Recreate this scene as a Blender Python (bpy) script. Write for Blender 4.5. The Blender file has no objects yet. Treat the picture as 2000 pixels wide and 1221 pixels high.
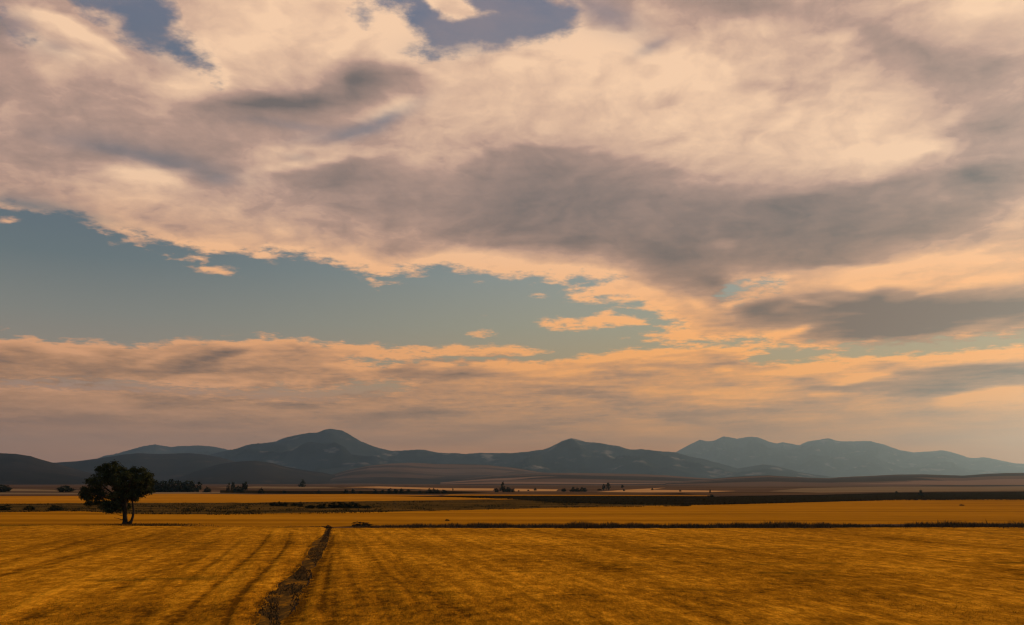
import bpy, bmesh, math, random
import numpy as np
from mathutils import Vector, Matrix, noise as mnoise

scene = bpy.context.scene
COL = scene.collection

# ------------------------------------------------------------------ camera
EYE = 5.0                     # eye height above the near field (seen from a railway embankment)
F = 1732.0                    # focal length in photo pixels (2000 wide)
HORIZON = 943.0
PITCH = math.atan((HORIZON - 610.5) / F)
cam_data = bpy.data.cameras.new('camera')
cam_data.sensor_width = 36.0
cam_data.lens = 36.0 * F / 2000.0
cam_data.clip_start = 0.1
cam_data.clip_end = 120000.0
cam = bpy.data.objects.new('camera', cam_data)
COL.objects.link(cam)
cam.location = (0, 0, EYE)
cam.rotation_euler = (math.pi / 2 + PITCH, 0, 0)
scene.camera = cam
scene.view_settings.view_transform = 'Standard'
scene.view_settings.look = 'None'
scene.view_settings.exposure = 0.0
scene.view_settings.gamma = 1.0
scene.cycles.use_adaptive_sampling = True
scene.cycles.adaptive_threshold = 0.005
scene.cycles.adaptive_min_samples = 64
scene.cycles.use_denoising = True
scene.cycles.denoising_prefilter = 'ACCURATE'
scene.cycles.filter_width = 1.3
scene.cycles.max_bounces = 5
scene.cycles.diffuse_bounces = 2


def ray(px, py):
    """Direction of a photo pixel (2000x1221) in the world."""
    cx, cy = (px - 1000.0) / F, (610.5 - py) / F
    c, s = math.cos(PITCH), math.sin(PITCH)
    return Vector((cx, c - cy * s, s + cy * c)).normalized()


def lin(r, g, b):
    def f(c):
        c /= 255.0
        return c / 12.92 if c <= 0.04045 else ((c + 0.055) / 1.055) ** 2.4
    return (f(r), f(g), f(b))


# ------------------------------------------------------------------ sun
SUN_EL, SUN_AZ = 13.0, 58.0   # degrees; azimuth measured from +Y towards +X
sun_data = bpy.data.lights.new('sun', 'SUN')
sun_data.energy = 3.8
sun_data.angle = math.radians(2.0)
sun_data.color = (1.0, 0.58, 0.28)
sun = bpy.data.objects.new('sun', sun_data)
COL.objects.link(sun)
sun.rotation_euler = (math.radians(90 - SUN_EL), 0, math.radians(180 - SUN_AZ))


# ------------------------------------------------------------------ node helpers
class NT:
    """Small expression builder over a node tree."""
    def __init__(self, tree):
        self.t = tree
        tree.nodes.clear()

    def n(self, kind, **kw):
        nd = self.t.nodes.new(kind)
        for k, v in kw.items():
            setattr(nd, k, v)
        return nd

    def put(self, sock, v):
        if isinstance(v, X):
            self.t.links.new(v.s, sock)
        elif isinstance(v, (tuple, list)) and len(v) == 3 and len(getattr(sock, 'default_value', v)) == 4:
            sock.default_value = (*v, 1.0)
        else:
            sock.default_value = v

    def m(self, op, *a, clamp=False):
        nd = self.n('ShaderNodeMath', operation=op, use_clamp=clamp)
        for i, v in enumerate(a):
            self.put(nd.inputs[i], v)
        return X(self, nd.outputs[0])

    def v(self, op, *a, out=0, scale=None):
        nd = self.n('ShaderNodeVectorMath', operation=op)
        for i, v in enumerate(a):
            self.put(nd.inputs[i], v)
        if scale is not None:
            self.put(nd.inputs['Scale'], scale)
        return X(self, nd.outputs[out])

    def xyz(self, x, y, z=0.0):
        nd = self.n('ShaderNodeCombineXYZ')
        for i, v in enumerate((x, y, z)):
            self.put(nd.inputs[i], v)
        return X(self, nd.outputs[0])

    def sep(self, v):
        nd = self.n('ShaderNodeSeparateXYZ')
        self.put(nd.inputs[0], v)
        return [X(self, o) for o in nd.outputs]

    def noise(self, v, scale=1.0, detail=4.0, rough=0.5, lac=2.0, dist=0.0, color=False):
        nd = self.n('ShaderNodeTexNoise', noise_dimensions='3D')
        self.put(nd.inputs['Vector'], v)
        nd.inputs['Scale'].default_value = scale
        nd.inputs['Detail'].default_value = detail
        nd.inputs['Roughness'].default_value = rough
        nd.inputs['Lacunarity'].default_value = lac
        nd.inputs['Distortion'].default_value = dist
        return X(self, nd.outputs['Color' if color else 'Fac'])

    def map(self, v, loc=(0, 0, 0), rot=(0, 0, 0), scale=(1, 1, 1), kind='POINT'):
        nd = self.n('ShaderNodeMapping', vector_type=kind)
        self.put(nd.inputs['Vector'], v)
        nd.inputs['Location'].default_value = loc
        nd.inputs['Rotation'].default_value = rot
        nd.inputs['Scale'].default_value = scale
        return X(self, nd.outputs[0])

    def smooth(self, v, a, b, lo=0.0, hi=1.0):
        nd = self.n('ShaderNodeMapRange', interpolation_type='SMOOTHSTEP')
        for i, q in enumerate((v, a, b, lo, hi)):
            self.put(nd.inputs[i], q)
        return X(self, nd.outputs[0])

    def remap(self, v, a, b, lo=0.0, hi=1.0):
        nd = self.n('ShaderNodeMapRange')
        for i, q in enumerate((v, a, b, lo, hi)):
            self.put(nd.inputs[i], q)
        return X(self, nd.outputs[0])

    def ramp(self, v, stops, interp='LINEAR'):
        nd = self.n('ShaderNodeValToRGB')
        cr = nd.color_ramp
        cr.interpolation = interp
        while len(cr.elements) < len(stops):
            cr.elements.new(0.5)
        for e, (p, c) in zip(cr.elements, sorted(stops)):
            e.position = p
            e.color = (*c, 1.0)
        self.put(nd.inputs[0], v)
        return X(self, nd.outputs[0])

    def curve(self, v, pts):
        """Piecewise smooth curve y(x) for arbitrary ranges (Float Curve works on 0..1)."""
        pts = sorted(pts)
        xs, ys = [p[0] for p in pts], [p[1] for p in pts]
        x0, x1, y0, y1 = xs[0], xs[-1], min(ys), max(ys)
        nd = self.n('ShaderNodeFloatCurve')
        c = nd.mapping.curves[0]
        P = [((x - x0) / (x1 - x0), (y - y0) / (y1 - y0 + 1e-9)) for x, y in pts]
        c.points[0].location, c.points[1].location = P[0], P[-1]
        for p in P[1:-1]:
            c.points.new(*p)
        nd.mapping.update()
        self.put(nd.inputs['Value'], self.remap(v, x0, x1))
        return self.remap(X(self, nd.outputs[0]), 0.0, 1.0, y0, y1)

    def mix(self, f, a, b, mode='MIX'):
        nd = self.n('ShaderNodeMix', data_type='RGBA', blend_type=mode)
        self.put(nd.inputs['Factor'], f)
        self.put(nd.inputs[6], a)
        self.put(nd.inputs[7], b)
        return X(self, nd.outputs[2])


class X:
    def __init__(self, g, s): self.g, self.s = g, s
    def __add__(self, o): return self.g.m('ADD', self, o)
    __radd__ = __add__
    def __sub__(self, o): return self.g.m('SUBTRACT', self, o)
    def __rsub__(self, o): return self.g.m('SUBTRACT', o, self)
    def __mul__(self, o): return self.g.m('MULTIPLY', self, o)
    __rmul__ = __mul__
    def __truediv__(self, o): return self.g.m('DIVIDE', self, o)
    def max(self, o): return self.g.m('MAXIMUM', self, o)
    def min(self, o): return self.g.m('MINIMUM', self, o)
    def clamp(self): return self.g.m('ADD', self, 0.0, clamp=True)


# ------------------------------------------------------------------ sky (world): clear air plus lit cloud layers
def chart(px, py):
    """Azimuth and elevation (milliradians) of a photo pixel."""
    d = ray(px, py)
    return math.atan2(d.x, d.y) * 1000.0, math.asin(d.z) * 1000.0


world = bpy.data.worlds.new('World')
scene.world = world
world.use_nodes = True
world.cycles.sampling_method = 'MANUAL'
world.cycles.sample_map_resolution = 512
g = NT(world.node_tree)
D = X(g, g.n('ShaderNodeTexCoord').outputs['Generated'])
dx, dy, dz = g.sep(D)
zc = dz.max(0.0)
A = g.m('ARCTAN2', dx, dy) * 1000.0
E = g.m('ARCSINE', dz) * 1000.0
zq = zc + 0.10
q = g.xyz(dx / zq, dy / zq, 0.0)          # the cloud layer as a plane overhead

# turbulence that bends every cloud form
w1 = g.noise(q, 2.4, 6.0, 0.56, color=True)
wx, wy, wz = g.sep(w1)
sA = zq * 105.0
sE = zq * zq * 110.0 + 5.0
Aw = A + (wx - 0.5) * sA
Ew = E + (wy - 0.5) * sE
P = g.xyz(Aw, Ew, 1.0)
fine = g.noise(g.map(q, loc=(3.1, 7.7, 1.3)), 10.0, 6.0, 0.64) - 0.5

# relief: density here minus density a step towards the sun
SD = (math.sin(math.radians(SUN_AZ)), math.cos(math.radians(SUN_AZ)))
def relief(scale, step, detail, rough, seed):
    a = g.noise(g.map(q, loc=(seed, seed * 2.1, 0)), scale, detail, rough)
    b = g.noise(g.map(q, loc=(seed + SD[0] * step, seed * 2.1 + SD[1] * step, 0)), scale, detail, rough)
    return a - b
rel1 = relief(2.2, 0.13, 5.0, 0.50, 11.0)
rel2 = relief(9.0, 0.03, 5.0, 0.55, 4.0)
# heaped billows, in coordinates that do not flatten so strongly overhead
qb = g.xyz(A * 0.0020 + (wx - 0.5) * 0.30, E * 0.0031 + (wy - 0.5) * 0.30, 2.7)
def billow(scale, detail, rough, shift):
    n_ = g.noise(g.map(qb, loc=shift), scale, detail, rough)
    return g.m('ABSOLUTE', n_ - 0.5) * 2.0
bil = billow(6.0, 6.0, 0.55, (0, 0, 0)) - billow(6.0, 6.0, 0.55, (0.028, -0.034, 0))


def blob(px, py, rx, ry, rot, P=P):
    a, e = chart(px, py)
    a1, e1 = chart(px + 10, py)
    a2, e2 = chart(px, py - 10)
    kx, ky = abs(a1 - a) / 10, abs(e2 - e) / 10
    c, n = math.cos(math.radians(rot)), math.sin(math.radians(rot))
    u = g.v('DOT_PRODUCT', P, (c / (rx * kx), n / (rx * kx), -(a * c + e * n) / (rx * kx)), out=1)
    v = g.v('DOT_PRODUCT', P, (-n / (ry * ky), c / (ry * ky), (a * n - e * c) / (ry * ky)), out=1)
    d = g.m('MULTIPLY_ADD', u, u, v * v)
    return g.m('POWER', 0.135, d)


def blobs(lst, start=None, P=P):
    s = start
    for i, (px, py, rx, ry, rot, k) in enumerate(lst):
        if i % 8 == 7:      # tie the next terms to the sum so far: keeps few values alive at once
            P = g.v('MULTIPLY_ADD', s, (1e-7, 1e-7, 0.0), P)
        b = blob(px, py, rx, ry, rot, P)
        s = b * k if s is None else g.m('MULTIPLY_ADD', b, k, s)
    return s


def edge(pts):
    return g.curve(Aw, [chart(*p) for p in pts])

# --- the weather: two broad fields over azimuth and elevation, cloud presence and how much sun each cloud face gets
TABLE_X = [100.0 * i for i in range(21)]
TABLE = {
    0:   [35, 50, 45, 45, 70, 82, 88, 82, 80, 88, 70, 45, 50, 45, 40, 42, 48, 52, 70, 92, 75],
    50:  [30, 74, 55, 50, 75, 88, 84, 92, 86, 70, 55, 55, 55, 52, 55, 58, 55, 50, 52, 68, 55],
    100: [35, 50, 66, 45, 72, 84, 80, 76, 88, 76, 65, 92, 88, 72, 68, 68, 70, 55, 48, 50, 50],
    150: [45, 55, 55, 60, 74, 76, 62, 18, 42, 80, 76, 80, 86, 92, 76, 70, 66, 70, 55, 48, 48],
    200: [42, 42, 40, 50, 40, 27, 30, 36, 64, 72, 75, 76, 82, 82, 86, 78, 80, 78, 68, 52, 45],
    250: [42, 42, 42, 42, 42, 42, 45, 40, 62, 70, 72, 70, 75, 80, 80, 82, 88, 86, 76, 50, 42],
    300: [40, 36, 32, 30, 34, 52, 62, 55, 60, 58, 46, 45, 55, 68, 75, 80, 86, 95, 92, 50, 38],
    350: [46, 48, 62, 68, 42, 58, 45, 45, 45, 38, 25, 25, 30, 42, 52, 58, 50, 50, 45, 22, 32],
    400: [50, 52, 58, 62, 55, 50, 50, 35, 28, 25, 18, 18, 20, 22, 20, 22, 25, 28, 30, 28, 50],
    450: [55, 55, 60, 62, 62, 60, 60, 50, 38, 25, 15, 18, 22, 22, 15, 16, 16, 18, 22, 35, 65],
    500: [60, 60, 62, 66, 70, 70, 62, 65, 55, 72, 62, 55, 42, 18, 18, 24, 22, 35, 66, 76, 70],
    550: [60, 60, 60, 64, 70, 72, 72, 76, 76, 82, 86, 85, 70, 42, 30, 52, 66, 80, 80, 75, 72],
    600: [60, 60, 60, 60, 70, 70, 70, 70, 70, 80, 80, 82, 86, 80, 56, 30, 24, 14, 14, 16, 18],
    650: [62, 62, 60, 60, 62, 68, 64, 70, 76, 78, 78, 80, 84, 76, 58, 58, 30, 12, 18, 24, 30],
    675: [62, 66, 54, 54, 58, 66, 56, 66, 75, 78, 78, 72, 76, 80, 80, 76, 45, 30, 35, 60, 88],
    700: [44, 58, 50, 52, 45, 50, 55, 58, 65, 46, 56, 78, 70, 55, 50, 60, 74, 84, 90, 90, 80],
    725: [42, 42, 44, 52, 48, 48, 52, 62, 42, 42, 60, 70, 60, 62, 70, 72, 70, 72, 60, 34, 34],
    750: [40, 40, 40, 50, 58, 52, 58, 45, 45, 50, 55, 50, 55, 62, 60, 70, 50, 40, 36, 44, 50],
    775: [48, 52, 52, 45, 42, 43, 44, 45, 46, 50, 56, 55, 52, 60, 64, 55, 58, 60, 58, 76, 80],
    800: [48, 50, 48, 50, 46, 48, 50, 49, 48, 48, 50, 48, 48, 50, 50, 52, 55, 58, 60, 64, 68],
    840: [46, 46, 46, 46, 46, 46, 46, 46, 46, 48, 48, 52, 58, 52, 50, 54, 58, 60, 62, 64, 66],
    900: [50, 50, 50, 50, 50, 50, 52, 54, 56, 58, 58, 58, 60, 60, 62, 62, 64, 64, 68, 70, 74],
}
TONES = [   # centre, half-axes, tilt, strength: (px, py, rx, ry, rot, k)
    (715, 152, 90, 38, -6, -7), (680, 180, 60, 24, 0, -4), (600, 195, 160, 16, 3, -10), (470, 200, 120, 14, 0, -6), (780, 178, 70, 14, -16, -7),
    (770, 210, 70, 12, 20, 20), (840, 140, 60, 10, -28, 14), (770, 100, 70, 14, -26, 12), (640, 120, 50, 20, 20, 8),
    (80, 28, 50, 16, -20, 26), (160, 60, 60, 12, -34, 22), (240, 100, 40, 9, -40, 14), (70, 75, 30, 14, -10, 14), (40, 100, 40, 14, 0, -10), (120, 70, 30, 16, -30, -14),
    (150, 105, 80, 12, -6, 14), (90, 140, 40, 10, -30, 10), (350, 165, 70, 14, -8, 18), (330, 180, 60, 8, -4, 8), (200, 165, 90, 18, -4, -8), (130, 165, 40, 10, 0, -6),
    (480, 85, 40, 20, 0, 8), (540, 30, 60, 20, -10, 8), (470, 130, 70, 10, -14, -8), (580, 110, 50, 12, -20, -6), (720, 20, 50, 26, 0, 8), (770, 50, 36, 30, 0, 12),
    (250, 345, 60, 16, -6, 16), (310, 345, 40, 20, -20, 14), (180, 370, 70, 12, -10, 8), (330, 310, 80, 12, -4, -10), (410, 335, 50, 16, 0, -8), (380, 365, 60, 10, 14, 6),
    (600, 285, 60, 10, 8, 10), (640, 310, 110, 12, 6, 12), (560, 318, 50, 10, 6, 8), (590, 300, 30, 8, 0, -8), (500, 330, 80, 10, 10, 10), (720, 350, 200, 26, 0, -8),
    (320, 440, 60, 12, -14, -16), (250, 430, 50, 8, -24, 10), (380, 410, 90, 12, -8, 6), (340, 470, 60, 8, -26, 12), (440, 478, 60, 10, -12, 10), (420, 440, 80, 14, -18, 8), (600, 415, 40, 10, 0, 14), (545, 450, 50, 10, 0, 8), (520, 480, 50, 8, 0, 6),
    (650, 450, 60, 14, -20, -10), (760, 490, 70, 18, 10, -14), (720, 520, 50, 14, -20, 14), (690, 500, 40, 8, -30, 10), (830, 510, 80, 10, 14, 16), (920, 500, 80, 10, 6, 14), (990, 510, 60, 12, -4, 20), (1080, 525, 90, 10, -6, 22), (1180, 530, 70, 8, -6, 16),
    (1000, 480, 90, 12, 0, -14), (1130, 480, 100, 20, 0, -14), (1280, 500, 80, 40, -10, -10),
    (1140, 85, 70, 18, 4, 14), (1100, 100, 40, 14, 0, 10), (1210, 120, 50, 12, -20, -8), (1300, 130, 70, 14, -16, 14), (1260, 105, 40, 10, 30, -14), (880, 110, 50, 8, 10, 14), (960, 110, 40, 10, 0, 8), (1040, 135, 70, 10, 0, 12), (930, 130, 60, 10, 0, -8),
    (1310, 195, 30, 12, 0, -16), (1230, 220, 50, 8, -30, 8), (1530, 165, 80, 10, -8, -12), (1570, 190, 50, 10, 0, -12), (1480, 255, 50, 8, 0, -10), (1380, 170, 60, 12, -10, 10), (1600, 85, 30, 10, 30, -10), (1480, 60, 50, 16, 0, 8), (1660, 75, 40, 20, 30, 14), (1700, 220, 60, 30, 0, 6),
    (1640, 280, 20, 14, -30, -14), (1740, 293, 80, 9, 6, 10), (1830, 285, 50, 8, 16, 14), (1770, 322, 40, 7, 12, 16), (1800, 310, 60, 6, 14, -10), (1870, 270, 40, 10, -8, -12), (1900, 345, 60, 24, 0, -10), (1860, 390, 60, 10, -6, 10), (1960, 180, 60, 30, 0, 6), (1900, 15, 60, 20, 0, 10), (1850, 40, 60, 10, 10, 6),
    (1930, 230, 110, 110, 0, -9), (1800, 110, 180, 50, -14, -8), (1480, 20, 220, 24, 0, -7), (1960, 380, 70, 60, 0, -5),
    (1440, 10, 150, 14, 0, -6), (1260, 20, 50, 10, -30, 10), (1180, 40, 60, 20, -40, -10),
    (1410, 478, 26, 8, 0, 16), (1390, 560, 60, 20, -30, -16), (1440, 530, 50, 14, 0, 14), (1500, 540, 60, 12, 10, 16), (1600, 510, 80, 10, 0, -10), (1690, 530, 60, 10, 12, 20), (1790, 515, 60, 8, 14, 14), (1760, 548, 90, 8, 8, 10), (1900, 515, 80, 10, 0, 10), (1940, 545, 70, 10, 4, 12), (1840, 565, 80, 6, 12, 14), (1830, 545, 30, 6, 10, -12), (1700, 565, 50, 10, -14, 12), (1640, 580, 50, 10, 0, 14), (1720, 575, 30, 14, 20, -18),
    (1970, 440, 40, 14, 24, 14), (1920, 490, 60, 8, 20, 10), (1990, 400, 20, 14, 30, 10),
    (1580, 590, 50, 8, -10, 20), (1540, 598, 40, 8, 20, 10), (1480, 610, 60, 18, -10, -16), (1560, 645, 40, 7, 18, 28), (1500, 655, 40, 5, 8, 14), (1400, 630, 40, 10, 10, -10), (1360, 650, 60, 6, 10, 12), (1310, 640, 60, 6, 14, 12), (1440, 590, 60, 7, 16, 16), (1350, 590, 50, 10, -26, 14), (1250, 572, 60, 9, 4, 12), (1200, 585, 60, 8, -6, 6), (1660, 660, 50, 12, 0, -6),
    (1900, 635, 120, 9, 10, 12), (1780, 655, 120, 5, 6, 10), (1680, 612, 60, 6, 4, 10), (1960, 600, 80, 12, 4, -8),
    (100, 672, 40, 8, -16, 12), (60, 664, 30, 5, 0, 10), (60, 690, 60, 9, -14, -10), (150, 688, 36, 7, -16, 12), (130, 675, 30, 6, 0, -12), (160, 705, 40, 5, 0, 10), (240, 690, 40, 7, 6, -8), (300, 705, 50, 6, 14, 14), (430, 690, 60, 10, 20, -12), (470, 683, 30, 5, 20, -10), (530, 668, 40, 6, -14, 12), (590, 685, 40, 7, -30, -8), (490, 708, 40, 5, 14, 12), (370, 735, 60, 5, -4, 10), (330, 722, 80, 5, 0, -6), (470, 750, 40, 6, 4, 14), (340, 748, 120, 4, -2, 8), (580, 744, 14, 8, 0, 22), (610, 746, 12, 7, 0, 18),
    (650, 715, 60, 5, -4, 12), (720, 680, 50, 4, 0, 8), (860, 690, 120, 6, 2, 14), (1000, 678, 40, 4, 0, 12), (1040, 690, 50, 4, 0, 12), (900, 706, 100, 6, 0, -12), (760, 722, 40, 8, 0, -10), (860, 712, 40, 5, 10, 16), (960, 708, 50, 6, 0, 16), (1030, 718, 50, 7, 4, 18), (880, 730, 80, 8, 0, -12), (920, 745, 90, 5, 4, 12), (1100, 738, 120, 4, 2, 10), (1180, 706, 50, 6, 10, 14), (1280, 690, 90, 5, 8, 12), (1400, 682, 90, 4, 0, 12), (1290, 712, 80, 7, 4, -14), (1420, 712, 70, 5, 4, -14), (1230, 732, 70, 5, 0, -14), (1160, 748, 70, 3, 0, 10),
    (1380, 728, 60, 4, 6, 10), (1480, 730, 80, 4, 4, 10), (1560, 718, 60, 4, 10, 12), (1660, 745, 50, 4, 10, 22), (1620, 730, 80, 4, 8, -8), (1700, 700, 50, 4, 6, 10), (1850, 690, 90, 4, 8, 10), (1960, 688, 50, 4, 4, 8), (1730, 715, 30, 6, 10, -14), (1560, 742, 40, 5, 0, -14), (1520, 762, 60, 4, 2, 10), (1440, 772, 80, 6, 0, 12), (1370, 785, 50, 3, 0, 10), (1590, 770, 30, 4, 0, 12), (1700, 780, 50, 8, 0, 12), (1640, 758, 60, 6, 0, -12), (1880, 780, 50, 10, 14, 12), (1960, 770, 50, 12, 4, 12), (1840, 760, 120, 10, 6, -14), (1940, 715, 90, 14, 0, -10), (1100, 790, 120, 3, 2, 8), (960, 800, 150, 4, 0, 8), (1240, 820, 60, 8, -10, 14), (1330, 835, 100, 4, 0, 12), (700, 800, 180, 5, 0, 6), (150, 770, 90, 6, -4, 8), (120, 800, 110, 18, 0, 4), (230, 800, 60, 14, -30, 4), (640, 850, 120, 10, 0, 6),
]
DECK = [(-400, 380), (0, 402), (60, 412), (120, 416), (200, 440), (250, 458), (300, 474), (350, 486), (400, 490), (450, 492), (500, 504), (540, 507), (520, 486), (560, 490), (600, 500), (640, 508),
        (690, 524), (725, 548), (745, 548), (780, 534), (820, 528), (870, 522), (930, 528), (985, 542), (1030, 540), (1090, 546), (1150, 543), (1210, 545),
        (1160, 553), (1125, 560), (1105, 572), (1150, 583), (1190, 590), (1230, 588), (1265, 600), (1310, 626), (1340, 634), (1290, 644), (1265, 660), (1300, 668), (1400, 666), (1480, 668), (1540, 676), (1620, 682), (1700, 674), (1800, 667), (1900, 660), (2000, 652), (2400, 630), (2400, -400), (-400, -400)]
BANK = [(-400, 664), (-60, 666), (10, 660), (40, 657), (70, 660), (100, 668), (150, 666), (200, 668), (260, 674), (330, 672), (340, 662), (400, 664), (480, 664), (520, 658), (560, 660), (595, 668), (620, 674), (700, 674), (730, 674), (760, 680),
        (860, 678), (940, 678), (960, 673), (1010, 674), (1040, 680), (1080, 683), (1050, 692), (980, 696), (880, 697), (800, 702), (870, 706), (950, 700), (1010, 704), (1060, 708), (1100, 702), (1150, 696), (1220, 684), (1300, 678), (1360, 675), (1420, 678), (1490, 676), (1500, 686),
        (1450, 702), (1490, 712), (1530, 708), (1600, 702), (1680, 696), (1770, 692), (1850, 690), (1920, 684), (2000, 677), (2400, 655), (2400, 1400), (-400, 1400)]
HOLES = [([(130, -60), (180, 8), (225, 32), (260, 62), (295, 76), (345, 90), (400, 130), (430, 150), (415, 118), (385, 92), (350, 60), (340, 35), (318, 8), (330, -60)], 1.0),
         ([(728, -60), (735, 10), (790, 14), (808, 32), (806, 60), (830, 70), (838, 92), (800, 100), (830, 106), (860, 103), (920, 98), (985, 92), (1060, 84), (1100, 72), (1130, 56), (1120, 20), (1080, -10), (1060, -60)], 1.0),
         ([(690, 18), (706, 14), (722, 26), (712, 34)], 0.8), ([(20, 74), (50, 72), (74, 82), (66, 94), (40, 88)], 0.7), ([(-10, 0), (50, 6), (40, 34), (0, 30)], 0.5),
         ([(1400, 570), (1420, 556), (1470, 552), (1530, 556), (1490, 566), (1450, 576), (1425, 586)], 0.9),
         ([(1235, 592), (1262, 610), (1300, 635), (1265, 640), (1240, 625)], 0.6),
         ([(-50, 740), (100, 736), (250, 742), (330, 752), (420, 758), (560, 760), (520, 775), (300, 768), (220, 764), (100, 760), (-50, 756)], 0.75),
         ([(560, 740), (566, 758), (640, 756), (700, 738), (820, 742), (800, 765), (640, 785), (450, 782), (520, 760)], 0.7),
         ([(670, 704), (760, 700), (790, 706), (760, 714), (690, 712)], 0.9), ([(275, 684), (300, 686), (290, 692), (262, 690)], 0.4)]
BITS = [([(296, 490), (345, 502), (400, 515), (385, 518), (335, 506)], 0.45), ([(395, 510), (440, 520), (475, 531), (440, 530)], 0.45), ([(225, 468), (262, 476), (250, 479)], 0.4), ([(505, 500), (560, 508), (545, 512)], 0.4), ([(360, 520), (392, 523), (380, 528)], 0.4), ([(655, 526), (700, 540), (690, 544)], 0.4), ([(965, 545), (1010, 548), (990, 553)], 0.4), ([(1050, 552), (1090, 556), (1070, 560)], 0.45),
        ([(825, -30), (850, 14), (870, 30), (905, 38), (930, 30), (975, 34), (968, 26), (940, 22), (918, 6), (905, -30)], 1.0),
        ([(1050, 632), (1080, 626), (1130, 627), (1180, 620), (1240, 620), (1265, 632), (1210, 634), (1160, 638), (1110, 640), (1070, 640)], 1.0),
        ([(1160, 612), (1190, 608), (1212, 611), (1190, 615)], 0.7), ([(385, 528), (405, 520), (440, 530), (475, 545), (430, 540), (395, 536)], 0.55),
        ([(262, 479), (300, 486), (345, 503), (320, 502), (285, 490)], 0.4), ([(355, 503), (385, 497), (435, 518), (405, 520)], 0.4),
        ([(185, 455), (205, 458), (232, 468), (210, 467)], 0.6), ([(215, 480), (245, 481), (240, 484), (222, 485)], 0.55), ([(-20, 432), (20, 428), (36, 432), (10, 436)], 0.7), ([(550, 497), (600, 502), (650, 514), (690, 528), (650, 520), (600, 506)], 0.7),
        ([(905, 650), (935, 645), (970, 653), (940, 656)], 0.65), ([(912, 630), (940, 618), (948, 616), (934, 626)], 0.4), ([(1030, 578), (1060, 572), (1100, 580), (1050, 582)], 0.5), ([(1215, 663), (1250, 660), (1245, 666)], 0.5),
        ([(1480, 668), (1560, 662), (1600, 668), (1560, 672)], 0.3), ([(1690, 690), (1720, 686), (1700, 694)], 0.5), ([(1780, 684), (1800, 682), (1795, 687)], 0.4), ([(-10, 642), (20, 642), (14, 646), (-4, 646)], 0.5)]
THIN = [(320, 308, 190, 30, -6, 0.45), (740, 235, 110, 22, 22, 0.60), (180, 285, 160, 22, -4, 0.25), (640, 262, 110, 20, 8, 0.35), (560, 240, 110, 12, 0, 0.3), (920, 95, 150, 34, 4, 0.40), (420, 350, 50, 18, 0, 0.35),
        (1180, 35, 110, 50, -24, 0.45), (300, 60, 130, 50, -30, 0.35), (100, 95, 80, 30, 0, 0.25), (1260, 100, 50, 16, 20, 0.35), (130, 415, 150, 22, -8, 0.6), (20, 396, 90, 14, 0, 0.5), (580, 302, 40, 12, 0, 0.2), (30, 50, 60, 50, 0, 0.35)]

# grid of directions: columns over azimuth, rows over elevation (closer together near the horizon)
NCOL, A0, A1 = 216, -620.0, 620.0
SEG = [(-10.0, 60.0, 4), (60.0, 260.0, 56), (260.0, 540.0, 45)]        # elevation from, to, intervals
rows_e = [SEG[0][0]]
for e0, e1, k in SEG:
    rows_e += [e0 + (e1 - e0) * (i + 1) / k for i in range(k)]
NROW = len(rows_e)
assert NROW % 3 != 1 or True
gx_a, gy_e = np.meshgrid(np.linspace(A0, A1, NCOL) / 1000.0, np.array(rows_e) / 1000.0)
_dx, _dy, _dz = np.sin(gx_a) * np.cos(gy_e), np.cos(gx_a) * np.cos(gy_e), np.sin(gy_e)
_c, _s = math.cos(PITCH), math.sin(PITCH)
_fw = _dy * _c + _dz * _s
PX = 1000.0 + F * _dx / _fw
PY = 610.5 - F * (_dz * _c - _dy * _s) / _fw


def bump(px, py, rx, ry, rot):
    c, s = math.cos(math.radians(rot)), math.sin(math.radians(rot))
    u = ((PX - px) * c - (PY - py) * s) / rx
    v = ((PX - px) * s + (PY - py) * c) / ry
    return np.exp(-1.6 * (u * u + v * v))


def sdist(poly):
    """Signed distance in photo pixels to a polygon, positive inside."""
    best = np.full(PX.shape, 1e9)
    inside = np.zeros(PX.shape, bool)
    for (xa, ya), (xb, yb) in zip(poly, poly[1:] + poly[:1]):
        ex, ey = xb - xa, yb - ya
        t = np.clip(((PX - xa) * ex + (PY - ya) * ey) / (ex * ex + ey * ey + 1e-9), 0, 1)
        best = np.minimum(best, np.hypot(PX - xa - t * ex, PY - ya - t * ey))
        cross = (ya > PY) != (yb > PY)
        with np.errstate(divide='ignore', invalid='ignore'):
            inside ^= cross & (PX < (xb - xa) * (PY - ya) / (yb - ya if yb != ya else 1e-9) + xa)
    return np.where(inside, best, -best)


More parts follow.
